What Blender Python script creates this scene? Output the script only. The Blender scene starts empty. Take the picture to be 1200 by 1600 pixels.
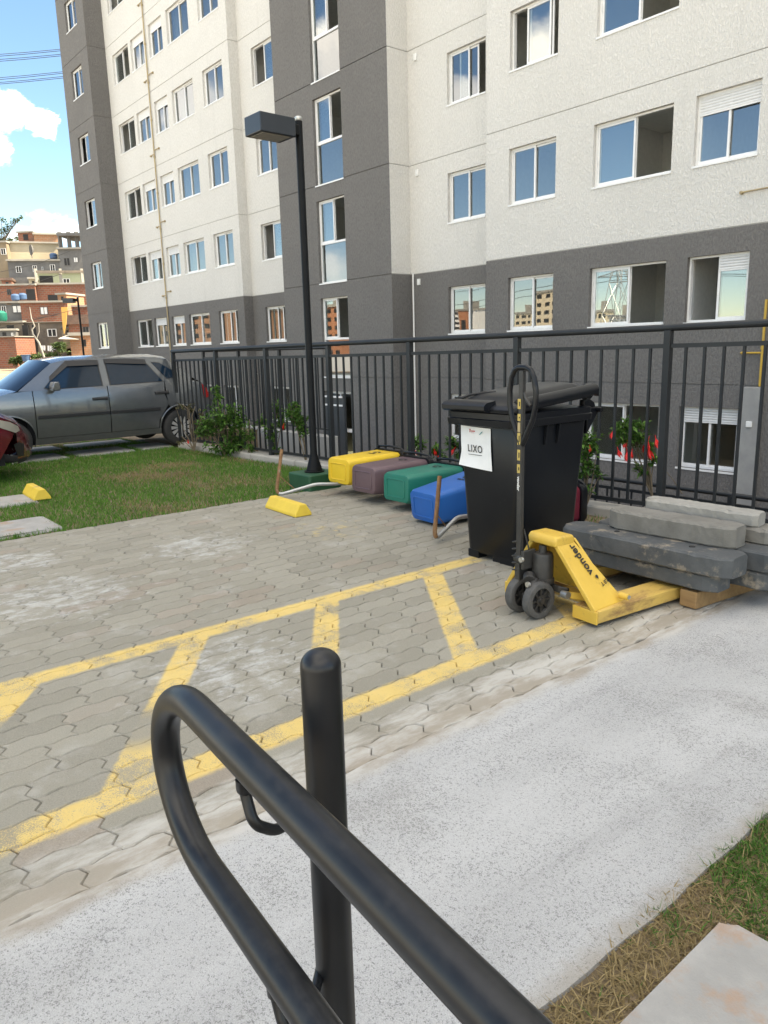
import bpy, math, random
import numpy as np
from mathutils import Vector, Matrix
from mathutils.geometry import delaunay_2d_cdt
R = math.radians
rnd = random.Random(7)
C = bpy.context.scene.collection
SC = bpy.context.scene

# ------------------------------------------------------------------ camera
# world axes: x runs along the facade to the right, y runs away into the building, z up
F_PX, PITCH, ROLL, YAW, CAM_H = 1187.64, R(12.228), R(1.5168), R(-51.1318), 1.40
def cam_axes():
    cp, sp = math.cos(PITCH), math.sin(PITCH); c, s = math.cos(ROLL), math.sin(ROLL)
    right = np.array([1, 0, 0.]); down = np.array([0, -sp, -cp]); fwd = np.array([0, cp, -sp])
    A = np.array([c*right+s*down, -s*right+c*down, fwd])
    B = np.array([[math.cos(YAW), math.sin(YAW), 0], [-math.sin(YAW), math.cos(YAW), 0], [0, 0, 1]])
    return A @ B.T
AX = cam_axes()
cd = bpy.data.cameras.new('camera'); cam = bpy.data.objects.new('camera', cd); C.objects.link(cam)
cd.sensor_width = 36; cd.lens = F_PX/1600*36; cd.clip_start = 0.05; cd.clip_end = 3000
m = Matrix([[AX[0][i], -AX[1][i], -AX[2][i], 0] for i in range(3)]+[[0, 0, 0, 1]])
m.translation = (0, 0, CAM_H); cam.matrix_world = m
SC.camera = cam
def ray(px, py):
    return AX.T @ np.array([(px-600)/F_PX, (py-800)/F_PX, 1.0])
def on_plane(px, py, n, d):
    r = ray(px, py); o = np.array([0, 0, CAM_H]); n = np.array(n, float)
    return o + r*((d-n@o)/(n@r))
def on_y(px, py, y): return on_plane(px, py, (0, 1, 0), y)
def on_z(px, py, z=0): return on_plane(px, py, (0, 0, 1), z)

# ------------------------------------------------------------------ light
SUN_EL, SUN_AZ = R(50), math.atan2(.60, .80)
SC.view_settings.view_transform = 'Standard'; SC.view_settings.look = 'None'
SC.view_settings.exposure = 2.06; SC.view_settings.gamma = 1.0; SC.view_settings.use_curve_mapping = False
SC.view_settings.use_white_balance = True; SC.view_settings.white_balance_temperature = 8000; SC.view_settings.white_balance_tint = 9
W = bpy.data.worlds.new('World'); SC.world = W; W.use_nodes = True
sl = bpy.data.lights.new('sun', 'SUN'); so = bpy.data.objects.new('sun', sl); C.objects.link(so)
sl.energy = 4.4; sl.angle = R(.53); sl.color = (1, .93, .82)
sdir = Vector((math.sin(SUN_AZ)*math.cos(SUN_EL), math.cos(SUN_AZ)*math.cos(SUN_EL), math.sin(SUN_EL)))
so.rotation_euler = sdir.to_track_quat('Z', 'Y').to_euler()

# ------------------------------------------------------------------ node helpers
class NB:
    def __init__(s, tree): s.t = tree; s.n = tree.nodes; s.l = tree.links
    def new(s, typ, **kw):
        n = s.n.new(typ)
        for k, v in kw.items(): setattr(n, k, v)
        return n
    def put(s, sock, v):
        if v is None: return
        if hasattr(v, 'is_output') or isinstance(v, bpy.types.NodeSocket): s.l.new(v, sock)
        else: sock.default_value = v
    def m(s, op, a, b=None, c=None, clamp=False):
        n = s.new('ShaderNodeMath', operation=op); n.use_clamp = clamp
        s.put(n.inputs[0], a); s.put(n.inputs[1], b); s.put(n.inputs[2], c); return n.outputs[0]
    def ss(s, v, a, b, lo=0., hi=1.):
        n = s.new('ShaderNodeMapRange', interpolation_type='SMOOTHSTEP')
        s.put(n.inputs[0], v); s.put(n.inputs[1], a); s.put(n.inputs[2], b); s.put(n.inputs[3], lo); s.put(n.inputs[4], hi); return n.outputs[0]
    def noise(s, vec, scale, detail=4., rough=.55, dist=0.):
        n = s.new('ShaderNodeTexNoise'); s.put(n.inputs['Vector'], vec)
        n.inputs['Scale'].default_value = scale; n.inputs['Detail'].default_value = detail
        n.inputs['Roughness'].default_value = rough; n.inputs['Distortion'].default_value = dist; return n.outputs['Fac']
    def voro(s, vec, scale, feat='F1'):
        n = s.new('ShaderNodeTexVoronoi', feature=feat); s.put(n.inputs['Vector'], vec); n.inputs['Scale'].default_value = scale; return n
    def mapv(s, vec, scale=(1, 1, 1), loc=(0, 0, 0), rot=(0, 0, 0)):
        n = s.new('ShaderNodeMapping'); s.put(n.inputs[0], vec); n.inputs[1].default_value = loc; n.inputs[2].default_value = rot; n.inputs[3].default_value = scale; return n.outputs[0]
    def mix(s, f, a, b):
        n = s.new('ShaderNodeMix', data_type='RGBA'); s.put(n.inputs[0], f)
        for i, v in ((6, a), (7, b)):
            if isinstance(v, tuple) and len(v) == 3: v = v+(1,)
            s.put(n.inputs[i], v)
        return n.outputs[2]
    def bump(s, h, strength=.3, dist=.01, nrm=None):
        n = s.new('ShaderNodeBump'); s.put(n.inputs['Height'], h); n.inputs['Strength'].default_value = strength; n.inputs['Distance'].default_value = dist
        s.put(n.inputs['Normal'], nrm); return n.outputs[0]
    def pos(s): return s.new('ShaderNodeNewGeometry').outputs['Position']
    def sep(s, v):
        n = s.new('ShaderNodeSeparateXYZ'); s.put(n.inputs[0], v); return n.outputs
    def attr(s, name): return s.new('ShaderNodeAttribute', attribute_name=name).outputs['Color']

def newmat(name):
    mt = bpy.data.materials.new(name); mt.use_nodes = True
    nb = NB(mt.node_tree); b = nb.n['Principled BSDF']; nb.b = b; nb.mat = mt
    return mt, nb
def pm(name, col, col2=None, scale=4., rough=.6, rough2=None, metal=0., bump=0., bscale=60., bdist=.004, dirt=None, dscale=2.5, damt=(.55, .75), spec=.5, coat=0., stretch=(1, 1, 1)):
    """general painted / cast surface: two tones by noise, optional dirt patches, fine bump"""
    mt, nb = newmat(name); p = nb.mapv(nb.pos(), stretch)
    c = col+(1,)
    if col2: c = nb.mix(nb.ss(nb.noise(p, scale, 6, .6), .3, .7), col, col2)
    else: c = nb.mix(nb.noise(p, scale*3, 4), tuple(x*.88 for x in col), tuple(min(1, x*1.1) for x in col))
    r = rough
    if dirt:
        f = nb.ss(nb.noise(p, dscale, 8, .68), damt[0], damt[1]); c = nb.mix(f, c, dirt)
        if rough2 is not None: r = nb.ss(f, 0, 1, rough, rough2)
    nb.put(nb.b.inputs['Base Color'], c); nb.put(nb.b.inputs['Roughness'], r)
    nb.b.inputs['Metallic'].default_value = metal; nb.b.inputs['Specular IOR Level'].default_value = spec
    nb.b.inputs['Coat Weight'].default_value = coat
    if bump: nb.put(nb.b.inputs['Normal'], nb.bump(nb.noise(p, bscale, 5, .6), bump, bdist))
    return mt

# ---- sky: Nishita plus a few cumulus clouds
nb = NB(W.node_tree); nb.n.clear()
out = nb.new('ShaderNodeOutputWorld'); bg = nb.new('ShaderNodeBackground'); nb.l.new(bg.outputs[0], out.inputs[0])
sky = nb.new('ShaderNodeTexSky', sky_type='NISHITA'); sky.sun_disc = False
sky.sun_elevation = SUN_EL; sky.sun_rotation = SUN_AZ; sky.air_density = 1.0; sky.dust_density = .0; sky.ozone_density = 3.0; sky.altitude = 700
dirv = nb.new('ShaderNodeTexCoord').outputs['Generated']
def sky_dir(px, py, mirror=False):
    r = ray(px, py); r = r/np.linalg.norm(r)
    if mirror: r = r*np.array([1, -1, 1])
    return tuple(r)
blobs = [(sky_dir(-6, 172), .026, 1.), (sky_dir(22, 158), .018, 1.), (sky_dir(-35, 185), .03, 1.), (sky_dir(66, 196), .015, .9), (sky_dir(75, 188), .008, .8), (sky_dir(-8, 228), .018, .9), (sky_dir(100, 362), .018, .5), (sky_dir(70, 366), .018, .5), (sky_dir(40, 374), .016, .35),
         (sky_dir(520, 90, True), .05, .8), (sky_dir(505, 60, True), .03, .9), (sky_dir(535, 60, True), .03, .9), (sky_dir(845, 90, True), .045, 1.), (sky_dir(825, 110, True), .03, .9), (sky_dir(870, 80, True), .035, .9), (sky_dir(725, 150, True), .03, .7),
         (sky_dir(520, 420, True), .03, .5), (sky_dir(205, 130, True), .04, .8), (sky_dir(295, 160, True), .05, .7)]
n1 = nb.noise(nb.mapv(dirv, (1, 1, 1.6)), 26, 7, .62); n2 = nb.noise(nb.mapv(dirv, (1, 1, 1.6)), 9, 5, .6)
wob = nb.m('ADD', nb.m('MULTIPLY', nb.m('SUBTRACT', n1, .5), .05), nb.m('MULTIPLY', nb.m('SUBTRACT', n2, .5), .02))
mask = 0.
for d, rad, amp in blobs:
    vn = nb.new('ShaderNodeVectorMath', operation='DISTANCE'); nb.l.new(dirv, vn.inputs[0]); vn.inputs[1].default_value = d
    f = nb.m('MULTIPLY', nb.ss(nb.m('ADD', vn.outputs['Value'], wob), rad*1.0, rad*.3), amp)
    mask = f if mask == 0. else nb.m('MAXIMUM', mask, f)
# scattered clouds over the rest of the dome, away from the blue gap the photograph looks into
dz = nb.sep(dirv)[2]
vn = nb.new('ShaderNodeVectorMath', operation='DOT_PRODUCT'); nb.l.new(dirv, vn.inputs[0]); vn.inputs[1].default_value = sky_dir(60, 150)
gap = nb.ss(vn.outputs['Value'], .93, .8)
# added unseen cloud opposite the block and overhead brightens the fill; mirrored gap stays blue
front = nb.ss(nb.sep(dirv)[1], -.15, -.75)
thr = nb.m('SUBTRACT', nb.m('SUBTRACT', .50, nb.m('MULTIPLY', front, .06)), nb.m('MULTIPLY', nb.ss(nb.sep(dirv)[2], .55, .9), .10))
vm = nb.new('ShaderNodeVectorMath', operation='DOT_PRODUCT'); nb.l.new(dirv, vm.inputs[0]); vm.inputs[1].default_value = sky_dir(700, 150, True)
mgap = nb.ss(vm.outputs['Value'], .80, .58)
cn = nb.noise(nb.mapv(dirv, (1, 1, 2.2)), 3.1, 8, .58)
gen = nb.m('MULTIPLY', nb.m('MULTIPLY', nb.ss(nb.m('SUBTRACT', cn, thr), 0., .14), nb.m('MULTIPLY', gap, mgap)), nb.ss(dz, .0, .12))
mask = nb.m('MAXIMUM', mask, nb.m('MULTIPLY', gen, .92))
shade = nb.mix(nb.noise(dirv, 14, 5), (9.5, 9.8, 10.4), (14.0, 14.0, 14.0))
skyc = nb.mix(1.0, sky.outputs[0], sky.outputs[0])
hsv = nb.new('ShaderNodeHueSaturation'); hsv.inputs['Saturation'].default_value = 1.12; hsv.inputs['Value'].default_value = 1.0; nb.l.new(sky.outputs[0], hsv.inputs['Color'])
nb.l.new(nb.mix(mask, hsv.outputs[0], shade), bg.inputs[0]); bg.inputs[1].default_value = .085

# ------------------------------------------------------------------ object helpers
def tag(o, label=None, cat=None, group=None, kind=None):
    if label: o['label'] = label
    if cat: o['category'] = cat
    if group: o['group'] = group
    if kind: o['kind'] = kind
    return o
def thing(name, label, cat, loc=(0, 0, 0), rz=0., group=None):
    o = bpy.data.objects.new(name, None); C.objects.link(o); o.location = loc; o.rotation_euler = (0, 0, rz)
    o.empty_display_size = .1
    return tag(o, label, cat, group)
def copy_tree(o, parent=None):
    c = o.copy(); C.objects.link(c)
    if parent: c.parent = parent
    for ch in o.children: copy_tree(ch, c)
    return c
class MB:
    """collects simple solids; build() links them as one mesh object"""
    def __init__(s): s.v = []; s.f = []; s.mi = []; s.cur = 0; s.cols = None
    def add(s, vs, fs, mi=None):
        o = len(s.v); s.v += [tuple(map(float, p)) for p in vs]
        s.f += [tuple(i+o for i in f) for f in fs]; s.mi += [s.cur if mi is None else mi]*len(fs); return s
    def box(s, x0, x1, y0, y1, z0, z1, mi=None):
        x0, x1 = sorted((x0, x1)); y0, y1 = sorted((y0, y1)); z0, z1 = sorted((z0, z1))
        v = [(x, y, z) for z in (z0, z1) for y in (y0, y1) for x in (x0, x1)]
        return s.add(v, [(0, 2, 3, 1), (4, 5, 7, 6), (0, 1, 5, 4), (2, 6, 7, 3), (0, 4, 6, 2), (1, 3, 7, 5)], mi)
    def quad(s, a, b, c, d, mi=None): return s.add([a, b, c, d], [(0, 1, 2, 3)], mi)
    def prism(s, pts, vec, mi=None):
        n = len(pts); vec = np.array(vec, float); p = [np.array(q, float) for q in pts]
        return s.add(p+[q+vec for q in p], [tuple(range(n))[::-1], tuple(range(n, 2*n))]+[(i, (i+1) % n, n+(i+1) % n, n+i) for i in range(n)], mi)
    def tube(s, path, r, n=12, mi=None, caps=True, closed=False, flat=None):
        P = [Vector(p) for p in path]; k = len(P); rs = r if isinstance(r, (list, tuple)) else [r]*k
        rings = []; up = None
        for i in range(k):
            a = P[(i-1) % k] if (i > 0 or closed) else P[i]; b = P[(i+1) % k] if (i < k-1 or closed) else P[i]
            t = (b-a).normalized()
            if up is None: up = Vector((0, 0, 1)) if abs(t.z) < .9 else Vector((1, 0, 0))
            x = t.cross(up).normalized(); y = x.cross(t).normalized(); up = y
            fx, fy = flat if flat else (1, 1)
            rings.append([P[i]+(x*math.cos(2*math.pi*j/n)*fx+y*math.sin(2*math.pi*j/n)*fy)*rs[i] for j in range(n)])
        vs = [p for rg in rings for p in rg]; fs = []
        for i in range(k if closed else k-1):
            a, b = i*n, ((i+1) % k)*n
            fs += [(a+j, a+(j+1) % n, b+(j+1) % n, b+j) for j in range(n)]
        if caps and not closed: fs += [tuple(range(n))[::-1], tuple(range((k-1)*n, k*n))]
        return s.add(vs, fs, mi)
    def loft(s, rings, mi=None, caps=True, closed=True):
        n = len(rings[0]); vs = [p for rg in rings for p in rg]; fs = []
        for i in range(len(rings)-1):
            a, b = i*n, (i+1)*n
            fs += [(a+j, a+(j+1) % n, b+(j+1) % n, b+j) for j in range(n if closed else n-1)]
        if caps: fs += [tuple(range(n))[::-1], tuple(range(len(vs)-n, len(vs)))]
        return s.add(vs, fs, mi)
    def lathe(s, prof, center=(0, 0, 0), axis='z', n=24, mi=None, ring=False):
        if ring: prof = list(prof)+[prof[0]]
        c = np.array(center, float); rings = []
        for r_, h in prof:
            rg_ = []
            for j in range(n):
                a = 2*math.pi*j/n; x, y = r_*math.cos(a), r_*math.sin(a)
                p = {'z': (x, y, h), 'x': (h, x, y), 'y': (y, h, x)}[axis]; rg_.append(c+np.array(p))
            rings.append(rg_)
        return s.loft(rings, mi, caps=not ring)
    def build(s, name, mats, parent=None, smooth=None, bevel=0., loc=None, segs=2):
        me = bpy.data.meshes.new(name); me.from_pydata(s.v, [], s.f)
        mats = mats if isinstance(mats, (list, tuple)) else [mats]
        for mt in mats: me.materials.append(mt)
        if len(mats) > 1: me.polygons.foreach_set('material_index', s.mi)
        import bmesh
        bm = bmesh.new(); bm.from_mesh(me); bmesh.ops.recalc_face_normals(bm, faces=bm.faces); bm.to_mesh(me); bm.free()
        if smooth is not None:
            me.polygons.foreach_set('use_smooth', [True]*len(me.polygons)); me.set_sharp_from_angle(angle=R(smooth))
        me.update()
        o = bpy.data.objects.new(name, me); C.objects.link(o)
        if parent: o.parent = parent
        if loc is not None: o.location = loc
        if bevel:
            b = o.modifiers.new('bevel', 'BEVEL'); b.width = bevel; b.segments = segs; b.limit_method = 'ANGLE'; b.angle_limit = R(35)
        return o
def text_mesh(name, txt, size, mt, parent, loc, xdir, ydir, depth=.0008, bold=0., align='CENTER', sx=1., space=1.):
    cu = bpy.data.curves.new(name, 'FONT'); cu.body = txt; cu.size = size; cu.align_x = align; cu.align_y = 'CENTER'; cu.extrude = depth; cu.offset = bold; cu.space_character = space
    tmp = bpy.data.objects.new(name, cu); C.objects.link(tmp)
    me = bpy.data.meshes.new_from_object(tmp.evaluated_get(bpy.context.evaluated_depsgraph_get()))
    bpy.data.objects.remove(tmp)
    x = Vector(xdir).normalized(); y = Vector(ydir).normalized(); z = x.cross(y)
    M4 = Matrix([[x[i]*sx, y[i], z[i], loc[i]] for i in range(3)]+[[0, 0, 0, 1]]); me.transform(M4)
    me.materials.clear(); me.materials.append(mt)
    o = bpy.data.objects.new(name, me); C.objects.link(o)
    if parent: o.parent = parent
    return o
def rrect(x0, x1, y0, y1, r, z, n=4):
    """rounded rectangle ring"""
    pts = []
    for cx, cy, a0 in ((x1-r, y1-r, 0), (x0+r, y1-r, 90), (x0+r, y0+r, 180), (x1-r, y0+r, 270)):
        for k in range(n+1):
            a = R(a0+90*k/n); pts.append((cx+r*math.cos(a), cy+r*math.sin(a), z))
    return pts
# ------------------------------------------------------------------ materials
def stucco(name, col, col2, bs=.9):
    mt, nb = newmat(name); p = nb.pos()
    vp = nb.mapv(p, (1, 1, .42)); g = nb.noise(vp, 34, 4, .65, .4); g2 = nb.noise(p, 75, 3, .6)
    big = nb.noise(p, .55, 5, .6); streak = nb.noise(nb.mapv(p, (3.2, 3.2, .22)), 1.2, 4, .6)
    c = nb.mix(nb.ss(g, .35, .62), tuple(x*.92 for x in col), col2)
    c = nb.mix(nb.m('MULTIPLY', nb.ss(big, .42, .7), .28), c, tuple(x*.87 for x in col))
    c = nb.mix(nb.m('MULTIPLY', nb.ss(streak, .55, .8), .22), c, tuple(x*.7 for x in col))
    nb.put(nb.b.inputs['Base Color'], c); nb.b.inputs['Roughness'].default_value = .9; nb.b.inputs['Specular IOR Level'].default_value = .2
    h = nb.m('ADD', nb.ss(g, .38, .68), nb.m('MULTIPLY', g2, .35))
    nb.put(nb.b.inputs['Normal'], nb.bump(h, bs, .012)); return mt
M = {}
M['cream'] = stucco('cream_stucco', (.64, .625, .585), (.69, .675, .64), .8)
M['gray'] = stucco('gray_stucco', (.150, .144, .138), (.184, .177, .169), .8)
M['groove'] = pm('joint_groove', (.36, .35, .33), rough=.95)
M['soffit'] = pm('pier_concrete', (.30, .30, .285), (.24, .24, .235), 3, .9, bump=.3, bscale=80)
M['plaster'] = pm('inner_plaster', (.80, .785, .75), rough=.9)
M['alu'] = pm('white_aluminium', (.74, .74, .73), rough=.35, spec=.5)
M['shutter'] = pm('shutter_slats', (.70, .70, .69), rough=.45)
M['white_paint'] = pm('white_paint', (.72, .72, .70), rough=.5)
def glass(name, tint=.72, ior=2.1, col=(.80, .88, .86)):
    mt, nb = newmat(name); nb.n.remove(nb.b); o = nb.n['Material Output']
    tr = nb.new('ShaderNodeBsdfTransparent'); tr.inputs[0].default_value = (col[0]*tint, col[1]*tint, col[2]*tint, 1)
    gl = nb.new('ShaderNodeBsdfGlossy'); gl.inputs['Roughness'].default_value = 0.; gl.inputs[0].default_value = (.95, .97, 1, 1)
    wav = nb.noise(nb.mapv(nb.pos(), (1, 1, .6)), 1.1, 1, .4); nb.put(gl.inputs['Normal'], nb.bump(wav, .09, .02))
    ge = nb.new('ShaderNodeNewGeometry'); dt = nb.new('ShaderNodeVectorMath', operation='DOT_PRODUCT'); nb.l.new(ge.outputs['Incoming'], dt.inputs[0]); nb.l.new(ge.outputs['Normal'], dt.inputs[1])
    f0 = ((ior-1)/(ior+1))**2; sch = nb.m('ADD', f0, nb.m('MULTIPLY', 1-f0, nb.m('POWER', nb.m('SUBTRACT', 1., nb.m('ABSOLUTE', dt.outputs['Value'])), 5.)))
    mx = nb.new('ShaderNodeMixShader'); nb.l.new(sch, mx.inputs[0]); nb.l.new(tr.outputs[0], mx.inputs[1]); nb.l.new(gl.outputs[0], mx.inputs[2])
    nb.l.new(mx.outputs[0], o.inputs[0]); return mt
M['glass'] = glass('window_glass', .72, 2.6)
M['car_glass'] = glass('tinted_car_glass', .10, 1.75, (.5, .6, .62))
M['pipe_tan'] = pm('tan_gas_pipe', (.33, .26, .16), (.40, .31, .15), 6, .5)
M['pipe_yellow'] = pm('yellow_gas_pipe', (.50, .31, .035), (.42, .27, .05), 6, .45)
M['black_steel'] = pm('dark_gray_painted_steel', (.030, .034, .038), (.040, .044, .048), 3, .42, bump=.05, bscale=40)
M['fence'] = pm('fence_paint', (.014, .016, .018), (.022, .025, .027), 2.5, .5, spec=.35, dirt=(.05, .048, .042), damt=(.62, .8))
M['rail'] = pm('satin_black_tube', (.0075, .0085, .010), (.011, .012, .014), 9, .40, spec=.38, bump=.06, bscale=55, bdist=.002, dirt=(.03, .03, .029), dscale=22, damt=(.72, .80), rough2=.6)
mt_, nb_ = M['rail'], NB(M['rail'].node_tree); b_ = nb_.n['Principled BSDF']; old_ = b_.inputs['Base Color'].links[0].from_socket
nz_ = nb_.sep(nb_.new('ShaderNodeNewGeometry').outputs['Normal'])[2]; pp_ = nb_.pos()
du_ = nb_.m('MULTIPLY', nb_.ss(nz_, .35, 1.), nb_.ss(nb_.noise(pp_, 38, 8, .7), .42, .68)); nb_.put(b_.inputs['Base Color'], nb_.mix(nb_.m('MULTIPLY', du_, .20), old_, (.055, .053, .05)))
sc_ = nb_.ss(nb_.noise(nb_.mapv(pp_, (1, 6, 6)), 60, 3, .7), .70, .74); nb_.put(b_.inputs['Roughness'], nb_.m('ADD', nb_.m('ADD', .36, nb_.m('MULTIPLY', du_, .10)), nb_.m('MULTIPLY', sc_, .15)))
M['concrete'] = pm('old_concrete', (.30, .29, .265), (.36, .345, .31), 3, .92, bump=.5, bscale=70, bdist=.004, dirt=(.20, .17, .13), dscale=1.7, damt=(.56, .8))
M['slab'] = pm('grass_slab_concrete', (.27, .265, .25), (.34, .33, .31), 7, .92, bump=.5, bscale=160, bdist=.003, dirt=(.33, .235, .175), dscale=4.5, damt=(.52, .68))
M['rubber'] = pm('tyre_rubber', (.018, .018, .018), (.028, .027, .025), 6, .75, bump=.2)
M['black_plastic'] = pm('black_bin_plastic', (.0035, .0045, .007), (.006, .0075, .010), 3, .33, rough2=.7, bump=.05, bscale=120, bdist=.002, dirt=(.075, .07, .06), dscale=5, damt=(.62, .86), spec=.32)
M['black_matte'] = pm('black_trim', (.012, .012, .013), rough=.6)
M['ink'] = pm('black_ink', (.012, .012, .012), rough=.6)
M['paper'] = pm('white_paper', (.78, .79, .79), rough=.75)
M['red_ink'] = pm('red_ink', (.45, .05, .05), rough=.6)
M['teal_ink'] = pm('teal_ink', (.05, .25, .24), rough=.6)
def bincol(n, c): return pm(n, c, tuple(x*.86 for x in c), 2.5, .42, rough2=.65, bump=.08, bscale=130, bdist=.002, dirt=tuple(x*.5+.035 for x in c), dscale=7, damt=(.60, .84), spec=.4)
M['bin_yellow'] = bincol('yellow_bin_plastic', (.72, .48, .035)); M['bin_brown'] = bincol('mauve_brown_bin_plastic', (.125, .080, .090))
M['bin_green'] = bincol('teal_green_bin_plastic', (.006, .155, .110)); M['bin_blue'] = bincol('blue_bin_plastic', (.006, .105, .38)); M['bin_red'] = bincol('dark_red_bin_plastic', (.17, .02, .035))
M['galv'] = pm('galvanised_tube', (.42, .43, .42), (.34, .345, .34), 14, .38, metal=.6)
M['rust'] = pm('rusty_tube', (.26, .145, .065), (.15, .075, .035), 18, .85, bump=.4, bscale=120, dirt=(.30, .27, .20), dscale=14, damt=(.6, .7))
M['jack_yellow'] = pm('yellow_jack_paint', (.66, .43, .075), (.60, .38, .06), 5, .42, rough2=.75, dirt=(.22, .13, .05), dscale=9, damt=(.58, .78), bump=.1, bscale=60)
M['jack_fork'] = pm('worn_fork_paint', (.60, .40, .10), (.50, .33, .10), 6, .5, rough2=.8, dirt=(.26, .15, .06), dscale=7, damt=(.43, .62), bump=.2, bscale=60, stretch=(1, .35, 1))
M['jack_black'] = pm('greasy_black_steel', (.022, .021, .02), (.035, .033, .03), 12, .5, bump=.2, dirt=(.11, .10, .085), dscale=12, damt=(.58, .8))
M['wheel_gray'] = pm('dusty_polyurethane', (.085, .083, .08), (.055, .054, .052), 18, .8, bump=.2)
M['steel'] = pm('bare_steel', (.48, .48, .46), rough=.35, metal=.8)
M['label_yellow'] = pm('yellow_sticker', (.55, .40, .10), (.42, .31, .09), 30, .6)
M['kerb_yellow'] = pm('yellow_wheelstop_paint', (.70, .50, .06), (.62, .43, .05), 6, .6, bump=.25, bscale=70, dirt=(.34, .28, .14), dscale=6, damt=(.60, .74))
M['green_paint'] = pm('dark_green_base_paint', (.010, .062, .028), (.016, .085, .040), 4, .55, dirt=(.06, .10, .07), dscale=7, damt=(.62, .75))
M['beam_dark'] = pm('dark_painted_concrete', (.05, .056, .06), (.085, .09, .092), 5, .8, bump=.5, bscale=60, bdist=.004, dirt=(.22, .19, .15), dscale=9, damt=(.52, .66))
M['beam_gray'] = pm('wet_gray_concrete', (.135, .13, .115), (.19, .183, .165), 6, .9, bump=.5, bscale=80, bdist=.004, dirt=(.27, .26, .235), dscale=5, damt=(.60, .75))
M['beam_light'] = pm('pale_concrete', (.255, .248, .225), (.30, .29, .265), 7, .92, bump=.5, bscale=90, bdist=.004, dirt=(.21, .20, .17), dscale=5, damt=(.57, .75))
M['wood'] = pm('timber', (.33, .20, .085), (.24, .14, .06), 9, .75, bump=.3, bscale=50, stretch=(.25, 3, 3))
M['car_gray'] = pm('gray_metallic_paint', (.132, .142, .150), rough=.2, metal=.55, coat=1., spec=.5)
M['car_red'] = pm('wine_red_paint', (.105, .008, .014), rough=.22, coat=.7)
M['lens'] = pm('headlamp_lens', (.34, .32, .27), rough=.12); M['lens_red'] = pm('tail_lamp_red', (.30, .012, .012), rough=.15)
M['rim'] = pm('silver_wheel_cover', (.46, .46, .45), rough=.35, metal=.4)
M['car_black'] = pm('dark_underbody', (.008, .008, .008), rough=.85)
M['petal'] = pm('red_petal', (.80, .022, .016), (.66, .014, .012), 30, .5)
M['bark'] = pm('thin_bark', (.13, .10, .065), (.19, .15, .10), 25, .9)
def leafmat(name, dark=(.03, .085, .018), light=(.11, .23, .04)):
    mt, nb = newmat(name); c = nb.mix(nb.attr('Col'), dark, light)
    nb.put(nb.b.inputs['Base Color'], c); nb.b.inputs['Roughness'].default_value = .62; nb.b.inputs['Specular IOR Level'].default_value = .28
    tl = nb.new('ShaderNodeBsdfTranslucent'); nb.put(tl.inputs[0], c); mx = nb.new('ShaderNodeMixShader'); mx.inputs[0].default_value = .28
    o = nb.n['Material Output']; nb.l.new(nb.b.outputs[0], mx.inputs[1]); nb.l.new(tl.outputs[0], mx.inputs[2]); nb.l.new(mx.outputs[0], o.inputs[0]); return mt
M['leaf'] = leafmat('shrub_leaf'); M['leaf_dry'] = leafmat('dry_twig_leaf', (.07, .06, .03), (.13, .13, .05)); M['leaf_far'] = leafmat('far_leaf', (.03, .06, .022), (.10, .15, .05))
def vcolmat(name, rough=.8, trans=.25):
    mt, nb = newmat(name); c = nb.attr('Col'); nb.put(nb.b.inputs['Base Color'], c); nb.b.inputs['Roughness'].default_value = rough; nb.b.inputs['Specular IOR Level'].default_value = .25
    if trans:
        tl = nb.new('ShaderNodeBsdfTranslucent'); nb.put(tl.inputs[0], c); mx = nb.new('ShaderNodeMixShader'); mx.inputs[0].default_value = trans
        o = nb.n['Material Output']; nb.l.new(nb.b.outputs[0], mx.inputs[1]); nb.l.new(tl.outputs[0], mx.inputs[2]); nb.l.new(mx.outputs[0], o.inputs[0])
    return mt
M['blade'] = vcolmat('grass_blade')
def brickmat(name, c1, c2, mortar, scale=1.):
    mt, nb = newmat(name); tc = nb.new('ShaderNodeTexCoord').outputs['Object']; x, y, z = nb.sep(tc)
    cx = nb.new('ShaderNodeCombineXYZ'); nb.put(cx.inputs[0], nb.m('ADD', x, y)); nb.put(cx.inputs[1], z)
    b = nb.new('ShaderNodeTexBrick'); nb.l.new(cx.outputs[0], b.inputs['Vector']); b.inputs['Scale'].default_value = scale
    b.inputs['Color1'].default_value = c1+(1,); b.inputs['Color2'].default_value = c2+(1,); b.inputs['Mortar'].default_value = mortar+(1,)
    b.inputs['Mortar Size'].default_value = .022; b.inputs['Brick Width'].default_value = .42; b.inputs['Row Height'].default_value = .2
    n = nb.noise(tc, .9, 6, .65); c = nb.mix(nb.m('MULTIPLY', nb.ss(n, .45, .7), .55), b.outputs[0], tuple(v*.6 for v in mortar))
    nb.put(nb.b.inputs['Base Color'], c); nb.b.inputs['Roughness'].default_value = .9; return mt
M['brick'] = brickmat('hollow_brick', (.25, .085, .045), (.19, .06, .035), (.19, .145, .115)); M['brick_pale'] = brickmat('pale_orange_brick', (.36, .175, .09), (.31, .14, .07), (.30, .22, .155))
M['render_gray'] = pm('bare_render', (.15, .15, .147), (.10, .10, .10), .8, .92, dirt=(.10, .09, .08), dscale=.6, damt=(.5, .8))
M['render_dark'] = pm('stained_render', (.12, .105, .09), (.17, .14, .11), .8, .92, dirt=(.05, .045, .04), dscale=.5, damt=(.5, .75))
M['render_cream'] = pm('cream_render', (.42, .365, .265), (.35, .30, .215), .5, .9); M['render_green'] = pm('pale_green_paint', (.34, .37, .25), rough=.85)
M['render_tan'] = pm('tan_render', (.26, .205, .14), (.20, .16, .11), .6, .9); M['tile'] = pm('dark_roof_tiles', (.085, .06, .05), (.14, .09, .07), 3, .85)
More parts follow.
